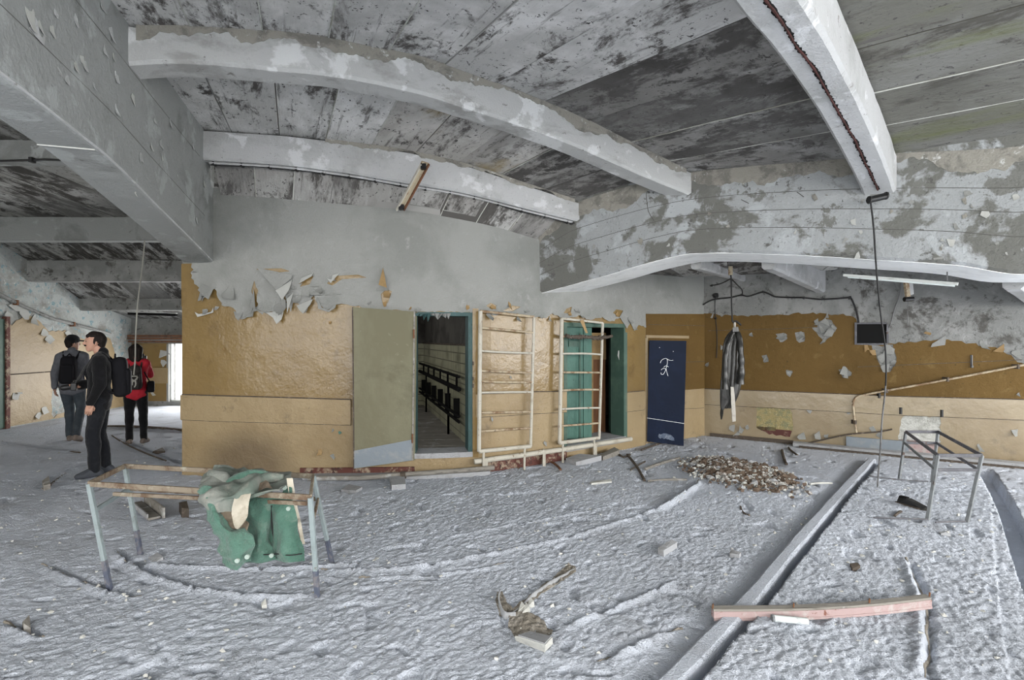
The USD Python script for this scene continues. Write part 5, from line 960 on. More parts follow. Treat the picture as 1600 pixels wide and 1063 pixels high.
ct = thing('hanging_coat', 'long black leather coat hanging from a cable in front of the right wall', 'coat', at(1145, 655, 7.5))
D = 7.5; u6 = D / 800 / 3.32
prof = [(372, 558, 8), (385, 560, 18), (400, 556, 30), (430, 550, 42), (480, 545, 46), (560, 544, 47), (640, 540, 47), (700, 533, 44), (750, 524, 36), (790, 512, 24)]
zz = np.array([p[0] for p in prof]); yq = np.linspace(372, 790, 60); cx = PchipInterpolator(zz, [p[1] for p in prof])(yq); hw = PchipInterpolator(zz, [p[2] for p in prof])(yq); th_ = np.linspace(0, 2 * np.pi, 73)
P = []
for y, x, w_ in zip(yq, cx, hw):
    k = ease((y - 380) / 90); r = 1 + k * (.13 * np.sin(5 * th_ + .006 * y) + .08 * np.sin(9 * th_ + 1 + .004 * y)); p = at(*c6(x, y), D); P.append(np.stack([p[0] + u6 * w_ * r * np.cos(th_), p[1] + u6 * w_ * .62 * r * np.sin(th_), p[2] + 0 * th_ - .0 * k], 1))
m = trimesh.Trimesh(*grid(np.array(P)), process=True); m.fix_normals(); obj('coat_body', m, 'coat_leather', ct, smooth=60)
obj('coat_tail', cloth(loft([[at(*c6(496, 640), D - .1), at(*c6(530, 640), D - .14)], [at(*c6(489, 760), D - .08), at(*c6(526, 750), D - .12)], [at(*c6(482, 815), D - .06), at(*c6(500, 800), D - .1)], [at(*c6(486, 850), D - .04), at(*c6(492, 848), D - .05)]], 24, 10), .012, 20, .01, 8), 'coat_leather', ct, smooth=60)
sl = spline([at(*c6(572, 400), D - .05), at(*c6(586, 470), D - .12), at(*c6(592, 560), D - .14), at(*c6(588, 664), D - .12)], 30); m = tube(sl, np.linspace(.035, .05, 30) * (1 + .12 * np.sin(np.arange(30) * .9)), 14); obj('sleeve', m, 'coat_leather', ct, smooth=60)
sl = spline([at(*c6(546, 400), D - .1), at(*c6(520, 470), D - .16), at(*c6(508, 560), D - .17), at(*c6(508, 690), D - .15)], 30); m = tube(sl, np.linspace(.03, .042, 30) * (1 + .12 * np.sin(np.arange(30) * 1.1 + 1)), 14); obj('sleeve', m, 'coat_leather', ct, smooth=60)
obj('collar', hull([at(*c6(x, y), D + d) for x, y in ((546, 372), (575, 368), (580, 392), (548, 394)) for d in (-.06, .06)]), 'coat_leather', ct)
obj('lining_strip', cloth(loft([[at(*c6(536, 680), D - .12), at(*c6(552, 680), D - .12)], [at(*c6(540, 770), D - .1), at(*c6(560, 765), D - .1)], [at(*c6(546, 862), D - .08), at(*c6(564, 858), D - .08)]], 24, 6), .012, 22, .005, 8), 'coat_lining', ct, smooth=60, label='long pale strip of lining hanging down')
obj('hook', tube(spline([at(*c6(548, 348), D), at(*c6(560, 338), D), at(*c6(580, 350), D), at(*c6(590, 360), D)], 14), .014, 7), 'cable_black', ct); obj('hanger_neck', tube([at(*c6(557, 345), D), at(*c6(558, 384), D)], .018, 8), 'coat_lining', ct)
obj('coat_cable', tube(spline([at(*c6(534, 60), D), at(*c6(540, 130), D), at(*c6(541, 230), D), at(*c6(546, 342), D)], 30), .011, 7), 'cable_black', ct, label='cable it hangs from')
p0, p1 = at(*c6(535, 52), D), at(*c6(536, 100), D); obj('cable_socket', tube([p0 + [0, 0, .1], p1], .03, 10), 'lamp_cream', ct)

# ================================================================ things lying in the dust
def on_floor(px, py, lift=0.0): p = fl(px, py); p[2] = ground(p[0], p[1]) + lift; return p
strip = thing('channel_curb', 'dust-covered curb strip running inside the long floor channel', 'curb', on_floor(1180, 935))
T = TRENCH; tn = np.gradient(T, axis=0); tn /= np.linalg.norm(tn, axis=1, keepdims=True); sgn = 1 if T[0, 1] < T[-1, 1] else -1; rn = np.stack([tn[:, 1], -tn[:, 0]], 1) * sgn
seg = np.linspace(0, len(T) - 1, 6).astype(int)
for a, b in zip(seg[:-1], seg[1:]):
    rows = []
    for k in range(a, b + 1):
        e = .004 if k in (a, b) else 0; ww_ = .052 + .012 * (meshkit.noise(np.array([T[k, 0] * 4, T[k, 1] * 4, 0]), 3) - .5)
        rows.append([np.append(T[k] + rn[k] * o + tn[k] * (e if k == a else -e), z) for o, z in ((-ww_, -.13), (-ww_, .034), (-ww_ + .018, .048), (ww_ - .018, .048), (ww_, .034), (ww_, -.13))])
    m = np.array(rows); M = trimesh.Trimesh(*cat_([grid(m), (m[0], np.array([[0, 1, 2], [0, 2, 3], [0, 3, 4], [0, 4, 5]])), (m[-1], np.array([[0, 2, 1], [0, 3, 2], [0, 4, 3], [0, 5, 4]]))]), process=True); M.fix_normals(); obj('curb_piece', M, 'floor_dust', strip, smooth=30)
pk = thing('wooden_batten', 'long pink-painted wooden batten lying across the floor channel', 'wood', (1.9, 3.05, .05))
n = 24; k = np.linspace(0, 1, n); xs_ = 1.205 + (2.60 - 1.205) * k; yb = 3.055 + .115 * k - .045 * np.sin(np.pi * k); zb = .035 + .012 * k
def batten(o0, o1, z0, z1): return grid(np.stack([np.stack([xs_, yb + o, zb + z], 1) for o, z in ((o0, z0), (o0, z1), (o1, z1), (o1, z0), (o0, z0))], 1))
def capped(gm): v, f = gm; m = trimesh.Trimesh(v, f, process=True); e = [np.array([[0, 1, 2], [0, 2, 3]])]; return m
M = capped(batten(0, .042, 0, .042)); M.fill_holes(); M.fix_normals(); obj('batten', M, 'pink_wood', pk)
M = capped(batten(.004, .05, .042, .055)); M.fill_holes(); M.fix_normals(); obj('top_strip', M, 'grey_wood', pk)
M = capped(batten(-.004, .0, -.01, .004)); M.fill_holes(); M.fix_normals(); obj('lower_lip', M, 'pink_wood', pk)
for i in (0, 8, 16, 23): p = np.array([xs_[i], yb[i] + .02, zb[i] + .05]); obj('nail', tube([p, p + [.003, 0, .03]], .005, 6), 'rust', pk)
def tube_piece(label, a, b, r, look='glass_tube', name='lamp_tube_piece'):
    A, B = on_floor(*a, r * .7), on_floor(*b, r * .7); t = thing(name, label, 'tube', A); obj('glass', tube([A, B], r, 10), look, t, smooth=40); obj('end_cap', tube([A, A + (B - A) * .06], r * 1.12, 10), 'steel_grey', t); return t
tube_piece('white broken lamp tube in the dust just below the pink batten', (1206, 985), (1262, 988), .019); tube_piece('short white lamp tube lying over the edge of the channel', (1112, 994), (1154, 1005), .019)
bl = thing('cement_block', 'broken pale cement block in the middle foreground', 'block', on_floor(835, 1008))
tf = [at(808, 994, 2.86), at(828, 988, 2.93), at(863, 996, 2.86), at(852, 1008, 2.72)]; bt = [on_floor(806, 1001), on_floor(828, 996), on_floor(864, 1010), on_floor(851, 1022)]
obj('block_body', hull(np.vstack([tf, bt, (np.array(tf[0]) + bt[0]) / 2 + [-.012, 0, .01]])), 'cement_light', bl); obj('dusty_top', hull(np.vstack([[p + [0, 0, z] for p in (np.array(tf) * .94 + np.mean(tf, 0) * .06)] for z in (.0, .007)])), 'dust_block', bl)
# torn floor covering curling up beside the block
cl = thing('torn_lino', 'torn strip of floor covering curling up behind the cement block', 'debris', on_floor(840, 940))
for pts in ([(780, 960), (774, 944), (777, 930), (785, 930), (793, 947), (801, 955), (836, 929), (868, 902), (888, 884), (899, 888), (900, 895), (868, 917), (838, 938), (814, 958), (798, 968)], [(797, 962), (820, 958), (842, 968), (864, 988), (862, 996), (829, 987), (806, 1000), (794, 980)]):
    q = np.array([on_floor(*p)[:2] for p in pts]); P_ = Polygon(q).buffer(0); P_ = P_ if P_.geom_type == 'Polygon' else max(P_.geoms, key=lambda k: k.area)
    m = trimesh.creation.extrude_polygon(P_, .004, engine='earcut'); v, f = trimesh.remesh.subdivide_to_size(m.vertices, m.faces, .03); v = np.array(v); v[:, 2] += floor_height(v[:, 0], v[:, 1]) + .003; obj('bared_floor_and_shade', (v, f), 'bared_floor_and_shade', cl, label='brown bared floor with the shadow of strip and block painted in')  # bare floor plus the shadow behind strip and block, painted as brown patches
pth = np.array([on_floor(*p) for p in ((903, 892), (885, 903), (862, 919), (842, 934), (826, 946), (812, 958), (796, 966))]); q = spline(pth, 40); kk = np.linspace(0, 1, 40); hgt = .006 + .022 * np.sin(np.pi * np.clip(kk * .95 + .06, 0, 1)) ** .7
lean = np.array([-.5, .75, 0]); P = np.stack([q + [0, 0, -.02], q + lean * .02 + np.stack([0 * kk, 0 * kk, hgt * .55], 1), q + lean * .018 + np.stack([0 * kk, 0 * kk, hgt], 1)], 1); obj('curled_strip', cloth(np.stack([spline(r, 8) for r in P]), .006, 31, .006, 12), 'dust_block', cl, smooth=50)
pth = np.array([on_floor(*p) for p in ((806, 966), (792, 966), (783, 958), (779, 944), (781, 932))]); q = spline(pth, 24); kk = np.linspace(0, 1, 24); P = np.stack([q + [0, 0, -.02], q + np.stack([0 * kk, 0 * kk, .03 + .025 * np.sin(np.pi * kk)], 1)], 1); obj('curled_strip', cloth(np.stack([spline(r, 6) for r in P]), .006, 33, .006, 12), 'dust_block', cl, smooth=50)
for i, p in enumerate(((815, 960), (822, 962), (829, 955))): a = on_floor(*p); obj('torn_shred', hull(np.vstack([a + v for v in ([-.03, 0, -.01], [.03, .03, -.01], [.0, .05, .05], [.02, .01, .045], [-.02, -.01, .02])])), 'cement_light', cl)

# the heap of plaster and brick crumbs
heap = thing('rubble_heap', 'heap of brown and white plaster crumbs in front of the blue door', 'rubble', (2.8, 6.4, 0))
g_ = np.random.default_rng(99)
def heap_at():
    while True:
        u, v = g_.normal(0, .42, 2)
        if u * u + v * v < 1.1: return 2.80 + .62 * u - .10 * v, 6.35 + .86 * v
for i in range(240):
    x, y = heap_at(); r = g_.uniform(.022, .065); m = rock(r, 2000 + i, .75); m.apply_translation([x, y, ground(x, y) + r * .35]); obj('plaster_chunk', m, 'debris' if g_.random() < .86 else 'dust_block', heap)
for nm, look, n_, sd, lb in (('brown_crumbs', 'debris', 1500, 5000, 'brown crumbs'), ('white_crumbs', 'cement_light', 900, 7000, 'white plaster crumbs')):
    ms = []
    for i in range(n_):
        x, y = heap_at(); r = g_.uniform(.010, .034); m = rock(r, sd + i, .8, 9); m.apply_translation([x, y, ground(x, y) + r * .4 + .02 * g_.random()]); ms.append(m)
    obj(nm, cat_(ms), look, heap, kind='stuff', label=lb)
ms = []
for i in range(520):      # crumbs strewn over the rest of the floor
    px, py = g_.uniform(0, 1600), 1063 - 370 * g_.random() ** .6
    x, y, _ = fl(px, py)
    lim = W1.depth(px) - .3 if 285 < px < 1008 else 11 if px < 285 else W2.depth(px) - .3 if px > 1100 else 8.2
    if abs(x) < 8.8 and y < lim and px < 1560: r = g_.uniform(.006, .018) * (1 + .08 * y); m = rock(r, 9000 + i, .6, 9); m.apply_translation([x, y, ground(x, y) + r * .2]); ms.append(m)
obj('plaster_crumbs', cat_(ms), 'cement_light', None, kind='stuff', label='plaster crumbs strewn all over the dusty floor', cat='crumbs')

def plate(label, corners, th, look, name='plaster_slab', cat='debris', lift=0.0, bend=None):
    q = np.array([on_floor(*p) for p in corners]); q[:, 2] += lift
    if bend is not None: q[:, 2] += bend
    return obj(name, hull(np.vstack([q - [0, 0, .02], q + [0, 0, th]])), look, None, label=label, cat=cat)
plate('flat plaster slab against the wall foot under the grey door', [(608, 750), (632, 748), (634, 764), (612, 766)], .06, 'dust_block')
plate('thin plaster plate right of the table frame near the wall', [(533, 768), (545, 760), (566, 764), (556, 771)], .03, 'dust_block')
plate('tilted plaster slab below the right ladder', [(884, 722), (905, 718), (940, 722), (900, 728)], .05, 'dust_block', bend=[0, .03, .04, 0])
plate('dark-edged plaster slab below the green doorway', [(936, 716), (960, 708), (968, 712), (942, 720)], .05, 'grey_wood', bend=[0, .04, .03, 0])
plate('white strip of plaster lying before the rubble heap', [(922, 754), (955, 751), (956, 754), (924, 757)], .02, 'cement_light')
plate('oblong plaster piece alone in mid floor right of the crack', [(1028, 866), (1050, 853), (1058, 856), (1037, 870)], .05, 'dust_block')
plate('small dark lump on the floor behind the jacket table', [(280, 800), (292, 797), (295, 806), (284, 809)], .09, 'soot_shade_wood', 'dark_lump')
plate('curved plaster shard between the table legs', [(232, 872), (246, 868), (255, 876), (238, 880)], .025, 'dust_block')
plate('small white shard in front of the table frame', [(408, 942), (415, 940), (417, 945), (409, 946)], .02, 'cement_light')
plate('grey lump at the left edge of the floor', [(35, 975), (46, 972), (48, 984), (37, 986)], .05, 'grey_wood', 'dark_lump')
plate('brown lump left of the walking path, beside the near man', [(66, 757), (76, 754), (79, 765), (68, 767)], .06, 'grey_wood', 'dark_lump')
plate('flat shard on the floor behind the table frame near the woman', [(236, 706), (254, 703), (258, 708), (240, 710)], .03, 'soot_shade_wood')
plate('little pale slab in the channel', [(1142, 864), (1158, 868), (1155, 873), (1140, 869)], .03, 'dust_block')
plate('pale fragment on the right floor near the front edge of the low table', [(1466, 836), (1484, 836), (1486, 841), (1470, 840)], .012, 'dust_block')
plate('grey chip far right in front of the channel', [(1328, 891), (1340, 889), (1344, 894), (1332, 896)], .025, 'soot_shade_wood')
sh = thing('old_shoe', 'flattened black shoe on the floor under the low grey table', 'shoe', on_floor(1428, 797))
p = on_floor(1427, 797); a_ = np.array([.42, -.9, 0]); b_ = np.array([.9, .42, 0])
obj('shoe_upper', hull([p + a_ * u + b_ * v + [0, 0, z] for u, v, z in ((-.14, -.03, .0), (-.14, .03, .0), (-.13, 0, .07), (-.03, .04, .065), (-.03, -.04, .065), (.1, .04, .0), (.1, -.04, .0), (.12, 0, .035), (.145, 0, .0))]), 'cable_black', sh); obj('shoe_sole', hull([p + a_ * u + b_ * v + [0, 0, z] for u, v in ((-.15, -.034), (-.15, .034), (.06, .05), (.06, -.05), (.15, .0)) for z in (-.01, .012)]), 'soot_shade_wood', sh)
obj('shoe_mouth', hull([p + a_ * u + b_ * v + [0, 0, z] for u, v in ((-.12, -.02), (-.12, .02), (-.05, .025), (-.05, -.025)) for z in (.06, .078)]), 'void_black', sh)
def stick(label, pts, r, look='soot_shade_wood', name='stick', lift=.01):
    q = np.array([on_floor(*p, lift) for p in pts]); return obj(name, tube(spline(q, 14), r, 6), look, None, smooth=40, label=label, cat='stick')
stick('dark stick lying left of the rubble heap', [(980, 713), (992, 727), (1007, 750)], .018); stick('thin forked twig left of the rubble heap', [(985, 736), (996, 730), (1008, 724)], .01)
stick('dark batten left of the heap pointing at the blue door foot', [(962, 707), (975, 716), (984, 712)], .02); stick('long thin stick leaning at the foot of the blue door', [(1002, 705), (1030, 695), (1036, 693)], .014)
stick('grey lath running into the left side of the rubble heap', [(1008, 735), (1040, 726), (1062, 720)], .022, 'grey_wood'); stick('pale lath beside the dark stick by the heap', [(1012, 751), (1045, 752), (1073, 754)], .014, 'grey_wood')
stick('thin stick behind the rubble heap on the right', [(1222, 704), (1225, 717), (1229, 728)], .018); stick('short stick behind the heap leaning to the right', [(1232, 700), (1240, 708), (1246, 712)], .014)
stick('thin white rod on the floor right of the rubble heap', [(1266, 762), (1283, 759), (1300, 757)], .012, 'cement_light'); stick('short dark stick in front of the low grey table', [(1398, 814), (1404, 809), (1408, 806)], .012)
stick('little brown twig in front of the rubble heap', [(1157, 794), (1163, 801), (1171, 806)], .01); stick('rust-brown stick by the ladder feet under the green doorway', [(860, 722), (868, 727), (876, 735)], .016, 'rust')
stick('dark straight lath across the floor of the left bay', [(160, 668), (220, 671), (300, 675)], .03); stick('dark wire across the left bay floor behind the men', [(-40, 686), (40, 696), (125, 708)], .012); stick('dark wire winding on the floor towards the near man', [(75, 764), (95, 745), (120, 730), (170, 712)], .014)
stick('thin cable on the floor right of the near man', [(175, 682), (205, 700), (260, 722)], .011); stick('thin dark rod under the far side of the low grey table', [(1358, 752), (1400, 755), (1450, 757)], .007, 'steel_dark'); stick('thin dark rod under the near side of the low grey table', [(1365, 817), (1440, 818), (1450, 818)], .007, 'steel_dark'); stick('thin dark rod joining the near feet of the low grey table', [(1462, 822), (1490, 820.5), (1509, 820)], .007, 'steel_dark')
bx = thing('trough', 'short grey trough-shaped board behind the left legs of the table frame', 'board', on_floor(225, 800))
a, b = on_floor(213, 788, .02), on_floor(241, 815, .02); obj('trough_floor', bar(a, b, .10, .02), 'grey_wood', bx); obj('trough_side', bar(a + [.07, .03, .04], b + [.07, .03, .04], .02, .10), 'grey_wood', bx); obj('trough_side', bar(a + [-.05, -.02, .02], b + [-.05, -.02, .02], .015, .05), 'dust_block', bx)
# ================================================================ three visitors in the left bay
def ball(p, r, n=14): return m3.Manifold.sphere(float(r), n).translate([float(x) for x in p])
def bone(*pr): return m3.Manifold.batch_hull([ball(p, r) for p, r in pr])
def melt(parts, length=.02, it=8):
    M = m3.Manifold.batch_boolean(parts, m3.OpType.Add).refine_to_length(length); a = M.to_mesh()
    t = trimesh.Trimesh(np.array(a.vert_properties)[:, :3], np.array(a.tri_verts), process=True); trimesh.smoothing.filter_taubin(t, iterations=it); return t
def hand(w, d, palm, side):
    """wrist, direction of the fingers, direction the palm faces; five fingers, slightly curled"""
    w, d, palm = (np.asarray(x, float) for x in (w, d, palm)); d = d / np.linalg.norm(d); palm = palm - d * (palm @ d); palm /= np.linalg.norm(palm); s = np.cross(d, palm) * side
    out = [bone((w, .026), (w + d * .035, .026)), bone((w + d * .03 + s * .024, .015), (w + d * .03 - s * .022, .015), (w + d * .085 + s * .03, .0125), (w + d * .085 - s * .028, .0125))]
    for k, (o, L) in enumerate(((.03, .062), (.011, .074), (-.009, .068), (-.027, .052))):
        b = w + d * .086 + s * o; m = b + (d * .9 + palm * .3) * L * .5; e = m + (d * .55 + palm * .8) * L * .5; out += [bone((b, .0095), (m, .0088)), bone((m, .0088), (e, .0078))]
    b = w + d * .03 + s * .03; m = b + (d * .6 + s * .6 + palm * .3) * .035; e = m + (d * .9 + palm * .45) * .032; out += [bone((b, .014), (m, .0105)), bone((m, .0105), (e, .009))]; return out
def person(label, foot, yaw, H, J, looks, hair='short', cap=False, turn=0.0):
    """J: joints in the person's own frame (x right, y ahead, z up) for a 1.75 m figure"""
    k = H / 1.75; c, s = math.cos(math.radians(yaw)), math.sin(math.radians(yaw)); foot = np.array([foot[0], foot[1], ground(foot[0], foot[1])])
    def place(m): v = np.array(m.vertices) * [.9 * k, .95 * k, k]; m = m.copy(); m.vertices = np.stack([foot[0] + c * v[:, 0] - s * v[:, 1], foot[1] + s * v[:, 0] + c * v[:, 1], foot[2] + v[:, 2]], 1); return m
    T = thing('person', label, 'person', foot); J = {n: np.array(v, float) for n, v in J.items()}
    ct_, st_ = math.cos(math.radians(turn)), math.sin(math.radians(turn))
    def hd(x, y, z): return J['head'] + [ct_ * x - st_ * y, st_ * x + ct_ * y, z]
    def torso(g): return [bone((J['pelvis'] + [.075, 0, -.02], .105 + g), (J['pelvis'] + [-.075, 0, -.02], .105 + g), (J['waist'] + [.06, 0, 0], .092 + g), (J['waist'] + [-.06, 0, 0], .092 + g)), bone((J['waist'] + [.06, 0, 0], .092 + g), (J['waist'] + [-.06, 0, 0], .092 + g), (J['chest'] + [.085, 0, 0], .105 + g), (J['chest'] + [-.085, 0, 0], .105 + g)),
                              bone((J['chest'] + [.085, 0, 0], .105 + g), (J['chest'] + [-.085, 0, 0], .105 + g), (J['shR'], .06 + g), (J['shL'], .06 + g), (J['neck'] + [0, -.01, -.04], .06 + g))]
    def arm(q, g, a=1.0): return [bone((J['sh' + q], .062 + g), (J['el' + q], .043 + g)), bone((J['el' + q], .043 + g), (J['el' + q] + (J['wr' + q] - J['el' + q]) * a, .030 + g))]
    def leg(q, g, a=1.0): return [bone((J['hip' + q], .092 + g), (J['kn' + q], .058 + g)), bone((J['kn' + q], .058 + g), (J['kn' + q] * .75 + J['an' + q] * .25 + [0, -.012, 0], .056 + g), (J['an' + q] * a + J['kn' + q] * (1 - a), .04 + g))]
    def shoe(q, g): a, t = J['an' + q], J['toe' + q]; h = a + (a - t) / np.linalg.norm(a - t) * .055; z = a[2] - .08; return [bone((a + [0, 0, .0], .044 + g), (np.array([h[0], h[1], z + .04]), .036 + g), (np.array([t[0], t[1], t[2]]), .026 + g), (np.array([t[0] * .6 + a[0] * .4 + .022, t[1] * .6 + a[1] * .4, (t[2] + z + .035) / 2]), .032 + g), (np.array([t[0] * .6 + a[0] * .4 - .022, t[1] * .6 + a[1] * .4, (t[2] + z + .035) / 2]), .032 + g))]
    head = [bone((hd(0, -.015, .035), .086), (hd(0, .02, .03), .078), (hd(0, .045, -.055), .05)), bone((hd(0, .06, -.085), .03), (hd(0, .02, -.05), .05), (hd(0, .05, -.03), .05)), bone((hd(0, .093, .018), .010), (hd(0, .114, -.018), .012), (hd(0, .09, -.022), .016)), bone((hd(.02, .088, .032), .012), (hd(-.02, .088, .032), .012)),
            bone((hd(.014, .088, -.05), .009), (hd(-.014, .088, -.05), .009)), bone((hd(.086, -.012, .0), .012), (hd(.084, -.006, -.03), .009)), bone((hd(-.086, -.012, .0), .012), (hd(-.084, -.006, -.03), .009)), bone((J['neck'] + [0, 0, -.04], .058), (hd(0, -.02, -.05), .052))]
    hands = [p for q, sd in (('R', -1), ('L', 1)) for p in hand(J['wr' + q], J['fd' + q], J['pm' + q], sd)]
    body = melt(torso(-.004) + arm('R', -.003) + arm('L', -.003) + leg('R', -.004) + leg('L', -.004) + shoe('R', -.008) + shoe('L', -.008) + head + hands, .014, 6)
    obj('body', place(body), looks['skin'], T, smooth=True)
    jacket = torso(.02) + arm('R', .018, .93) + arm('L', .018, .93) + [bone((J['pelvis'] + [.08, 0, -.10], .115), (J['pelvis'] + [-.08, 0, -.10], .115), (J['waist'] + [.06, 0, 0], .11), (J['waist'] + [-.06, 0, 0], .11)), bone((J['neck'] + [0, -.005, -.03], .072), (J['neck'] + [0, -.015, .015], .068))]
    jm = melt(jacket, .022, 6); v = np.array(jm.vertices); N_ = np.array(jm.vertex_normals); jm.vertices = v + N_ * ((meshkit.fbm(v * [9, 9, 6], 3, 7) - .5) * .03)[:, None]; obj('jacket', place(jm), looks['jacket'], T, smooth=True)
    pm_ = melt([bone((J['hipR'] + [0, 0, .03], .11), (J['hipL'] + [0, 0, .03], .11))] + leg('R', .018, .98) + leg('L', .018, .98), .022, 5); v = np.array(pm_.vertices); N_ = np.array(pm_.vertex_normals); pm_.vertices = v + N_ * ((meshkit.fbm(v * [8, 8, 7], 3, 9) - .5) * .03)[:, None]; obj('trousers', place(pm_), looks['trousers'], T, smooth=True)
    for q in 'RL':
        sp = obj('shoe', place(melt(shoe(q, .006), .02, 4)), looks['shoe'], T, smooth=True)
    if hair == 'short': hr = [bone((hd(0, -.028, .042), .09), (hd(0, .012, .066), .072)), bone((hd(0, -.045, .03), .082), (hd(0, -.055, -.03), .055)), bone((hd(.06, -.01, .03), .034), (hd(.07, .0, -.005), .02)), bone((hd(-.06, -.01, .03), .034), (hd(-.07, .0, -.005), .02)), bone((hd(.03, .062, .075), .03), (hd(-.03, .062, .075), .03))]
    else: hr = [bone((hd(0, -.02, .045), .094), (hd(0, .02, .06), .076)), bone((hd(.05, -.035, .03), .07), (hd(-.05, -.035, .03), .07), (hd(.05, -.06, -.18), .05), (hd(-.05, -.06, -.18), .05)), bone((hd(.04, -.07, -.16), .05), (hd(-.04, -.07, -.16), .05), (hd(.0, -.08, -.28), .03)), bone((hd(.075, .0, .02), .03), (hd(.08, -.01, -.14), .026)), bone((hd(-.075, .0, .02), .03), (hd(-.08, -.01, -.14), .026))]
    obj('hair', place(melt(hr, .014, 4)), looks['hair'], T, smooth=True)
    for sx in (.03, -.03): obj('eye', place(melt([ball(hd(sx, .083, .012), .011)], .01, 1)), 'plastic_black', T, smooth=True)
    if looks.get('moustache'): obj('moustache', place(melt([bone((hd(.025, .088, -.04), .009), (hd(0, .1, -.036), .011), (hd(-.025, .088, -.04), .009))], .01, 2)), looks['hair'], T, smooth=True)
    if cap:
        cp = obj('cap', place(melt([bone((hd(0, -.02, .055), .098), (hd(0, .02, .06), .088))], .014, 4)), 'cloth_black', T, smooth=True); obj('cap_bill', place(melt([bone((hd(.05, .08, .05), .012), (hd(-.05, .08, .05), .012), (hd(.035, .165, .04), .01), (hd(-.035, .165, .04), .01))], .014, 3)), 'cloth_black', cp, smooth=True)
    return T, place, J
def backpack(label, place, J, loc, look, w=.15, h=.25, d=.10, dy=0.0):
    t = thing('backpack', label, 'backpack', loc); c = J['chest'] + [0, -.128 - d, -.09 + dy]
    obj('main_bag', place(melt([bone(*[(c + [sx * (w - .07 - .02 * (sz > 0)), sy * max(d - .06, .01) - .02 * (sz < 0), sz * (h - .07)], .07) for sx in (-1, 1) for sy in (-1, 1) for sz in (-1, 1)])], .025, 5)), look, t, smooth=True)
    obj('front_pocket', place(melt([bone(*[(c + [sx * (w - .08), -d - .012, -.06 + sz * (h * .5)], .04) for sx in (-1, 1) for sz in (-1, 1)])], .025, 4)), look, t, smooth=True)
    for q, sx in (('R', 1), ('L', -1)):
        sh = J['sh' + q]; path = np.array([c + [sx * .09, d, h - .05], sh + [-sx * .055, -.03, .085], sh + [-sx * .06, .06, .06], J['chest'] + [sx * .1, .135, -.03], J['waist'] + [sx * .14, .04, .0], c + [sx * (w - .03), d - .02, -h + .06]]); obj('shoulder_strap', place(melt([bone((a, .016), (b, .016)) for a, b in zip(path[:-1], path[1:])], .03, 3)), look, t, smooth=True)
    lp_ = c + [0, d * .6, h - .0]; obj('grab_loop', place(melt([bone((lp_ + [-.03, 0, 0], .009), (lp_ + [0, 0, .035], .009)), bone((lp_ + [.03, 0, 0], .009), (lp_ + [0, 0, .035], .009))], .02, 2)), look, t, smooth=True)
    return t
BASE = dict(pelvis=(0, 0, .97), waist=(0, .005, 1.10), chest=(0, 0, 1.29), neck=(0, -.01, 1.50), head=(0, .02, 1.635), shR=(.175, -.01, 1.41), shL=(-.175, -.01, 1.41), elR=(.225, -.03, 1.13), elL=(-.225, -.03, 1.13), wrR=(.235, .04, .89), wrL=(-.235, .04, .89), fdR=(0, .15, -1), fdL=(0, .15, -1), pmR=(-1, .2, 0), pmL=(1, .2, 0),
            hipR=(.09, 0, .92), hipL=(-.09, 0, .92), knR=(.10, .025, .50), knL=(-.10, .025, .50), anR=(.10, 0, .08), anL=(-.10, 0, .08), toeR=(.125, .165, .028), toeL=(-.125, .165, .028))
# the near man in profile, facing left, camera on his chest
J1 = dict(BASE, head=(0, .05, 1.635), elR=(.21, .03, 1.14), wrR=(.08, .22, 1.10), fdR=(-.8, .5, -.1), pmR=(0, -.3, 1), elL=(-.22, -.03, 1.13), wrL=(-.235, .07, .90), knR=(.10, .02, .50), anR=(.10, -.06, .08), toeR=(.15, .10, .028), knL=(-.10, .06, .50), anL=(-.10, .04, .08), toeL=(-.14, .205, .028))
pos1 = fl(156, 743)
_, pl1, J1 = person('man in profile facing left, black jacket and dark trousers, camera on his belly', pos1, 122, 1.78, J1, dict(skin='skin', jacket='cloth_black', trousers='cloth_charcoal', shoe='shoe_dark', hair='hair_dark', moustache=True), turn=8)
backpack('large black rucksack on the back of the man in profile', pl1, J1, pos1, 'pack_black', .15, .25, .075)
cm = thing('photo_camera', 'black photo camera held at the belly of the man in profile', 'camera', pl1(trimesh.Trimesh([[0, .22, 1.1]] * 3, [[0, 1, 2]], process=False)).vertices[0])
def cambody(pl, c, rot=0):
    c = np.array(c); rb_ = lambda p, q, z, r: [(c + [sx * p, sy * q, sz * z], r) for sx in (-1, 1) for sy in (-1, 1) for sz in (-1, 1)]
    obj('camera_body', pl(melt([bone(*rb_(.058, .018, .035, .012)), bone(*[(c + [sx * .02, 0, .055 + sz * .012], .014) for sx in (-1, 1) for sz in (0, 1)])], .02, 2)), 'plastic_black', cm_, smooth=30)
    obj('lens', pl(melt([bone((c + [0, .03, 0], .036), (c + [0, .11, -.012], .034))], .02, 2)), 'plastic_black', cm_, smooth=30)
cm_ = cm; cambody(pl1, (0.0, .255, 1.10))
obj('neck_strap', pl1(melt([bone((np.array(a), .007), (np.array(b), .007)) for a, b in (((.06, .24, 1.14), (.09, .15, 1.32)), ((.09, .15, 1.32), (.07, .03, 1.49)), ((-.06, .24, 1.14), (-.09, .15, 1.32)), ((-.09, .15, 1.32), (-.07, .03, 1.49)))], .03, 1)), 'strap_grey', cm, smooth=True)
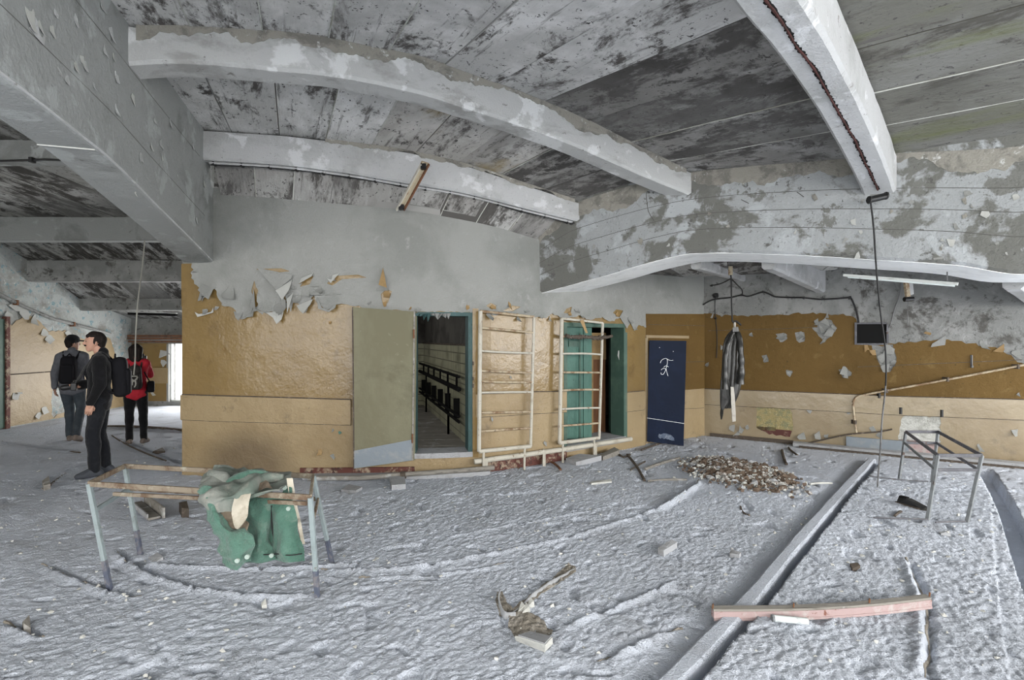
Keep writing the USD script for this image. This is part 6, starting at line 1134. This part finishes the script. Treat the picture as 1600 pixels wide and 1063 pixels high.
# the man behind him walking away
J2 = dict(BASE, elR=(.235, .02, 1.14), wrR=(.22, .16, .95), elL=(-.235, -.06, 1.14), wrL=(-.245, -.03, .90), knR=(.11, .06, .52), anR=(.14, -.30, .13), toeR=(.17, -.16, .03), knL=(-.07, .12, .51), anL=(-.05, .06, .08), toeL=(-.07, .23, .028))
pos2 = fl(113, 689)
_, pl2, J2 = person('man walking away in a dark cap and grey top with jeans', pos2, 26, 1.76, J2, dict(skin='skin_dim', jacket='cloth_grey', trousers='cloth_jeans', shoe='shoe_tan', hair='hair_dark'), cap=True, turn=-50)
backpack('black rucksack on the back of the man in the cap', pl2, J2, pos2, 'pack_black', .135, .23, .07)
# the woman in red, back to the camera, photographing
J3 = dict(BASE, shR=(.165, -.01, 1.41), shL=(-.165, -.01, 1.41), elR=(.23, .12, 1.20), wrR=(.10, .27, 1.40), fdR=(-.35, .3, .85), pmR=(-.6, .6, .0), elL=(-.22, .0, 1.15), wrL=(-.16, .20, 1.05), fdL=(.5, .8, .2), pmL=(.3, -.2, 1), anR=(.13, .0, .08), toeR=(.19, .15, .028), knR=(.12, .02, .5), anL=(-.10, .05, .08), toeL=(-.12, .2, .028))
pos3 = fl(212, 694)
_, pl3, J3 = person('woman with long dark hair in a red jacket, seen from behind taking a picture', pos3, 33, 1.62, J3, dict(skin='skin_dim', jacket='cloth_red', trousers='cloth_black', shoe='shoe_tan', hair='hair_dark'), hair='long')
backpack('dark brown rucksack worn by the woman in red', pl3, J3, pos3, 'pack_brown', .125, .21, .07, -.02)
cm_ = thing('photo_camera', 'small camera raised by the woman in red', 'camera', pl3(trimesh.Trimesh([[.08, .31, 1.44]] * 3, [[0, 1, 2]], process=False)).vertices[0]); cambody(pl3, (.09, .34, 1.50))
hbg = thing('hip_bag', 'small dark bag at the right hip of the woman in red', 'bag', pl3(trimesh.Trimesh([[.24, 0, .97]] * 3, [[0, 1, 2]], process=False)).vertices[0])
c_ = np.array([.245, -.02, 1.0]); obj('bag_body', pl3(melt([bone(*[(c_ + [sx * .03, sy * .06, sz * .07], .03) for sx in (-1, 1) for sy in (-1, 1) for sz in (-1, 1)])], .02, 3)), 'pack_black', hbg, smooth=True); obj('bag_strap', pl3(melt([bone((c_ + [-.02, 0, .09], .01), (np.array([.15, -.1, 1.25]), .01)), bone((np.array([.15, -.1, 1.25]), .01), (np.array([.1, -.06, 1.47]), .01))], .03, 2)), 'pack_black', hbg, smooth=True)
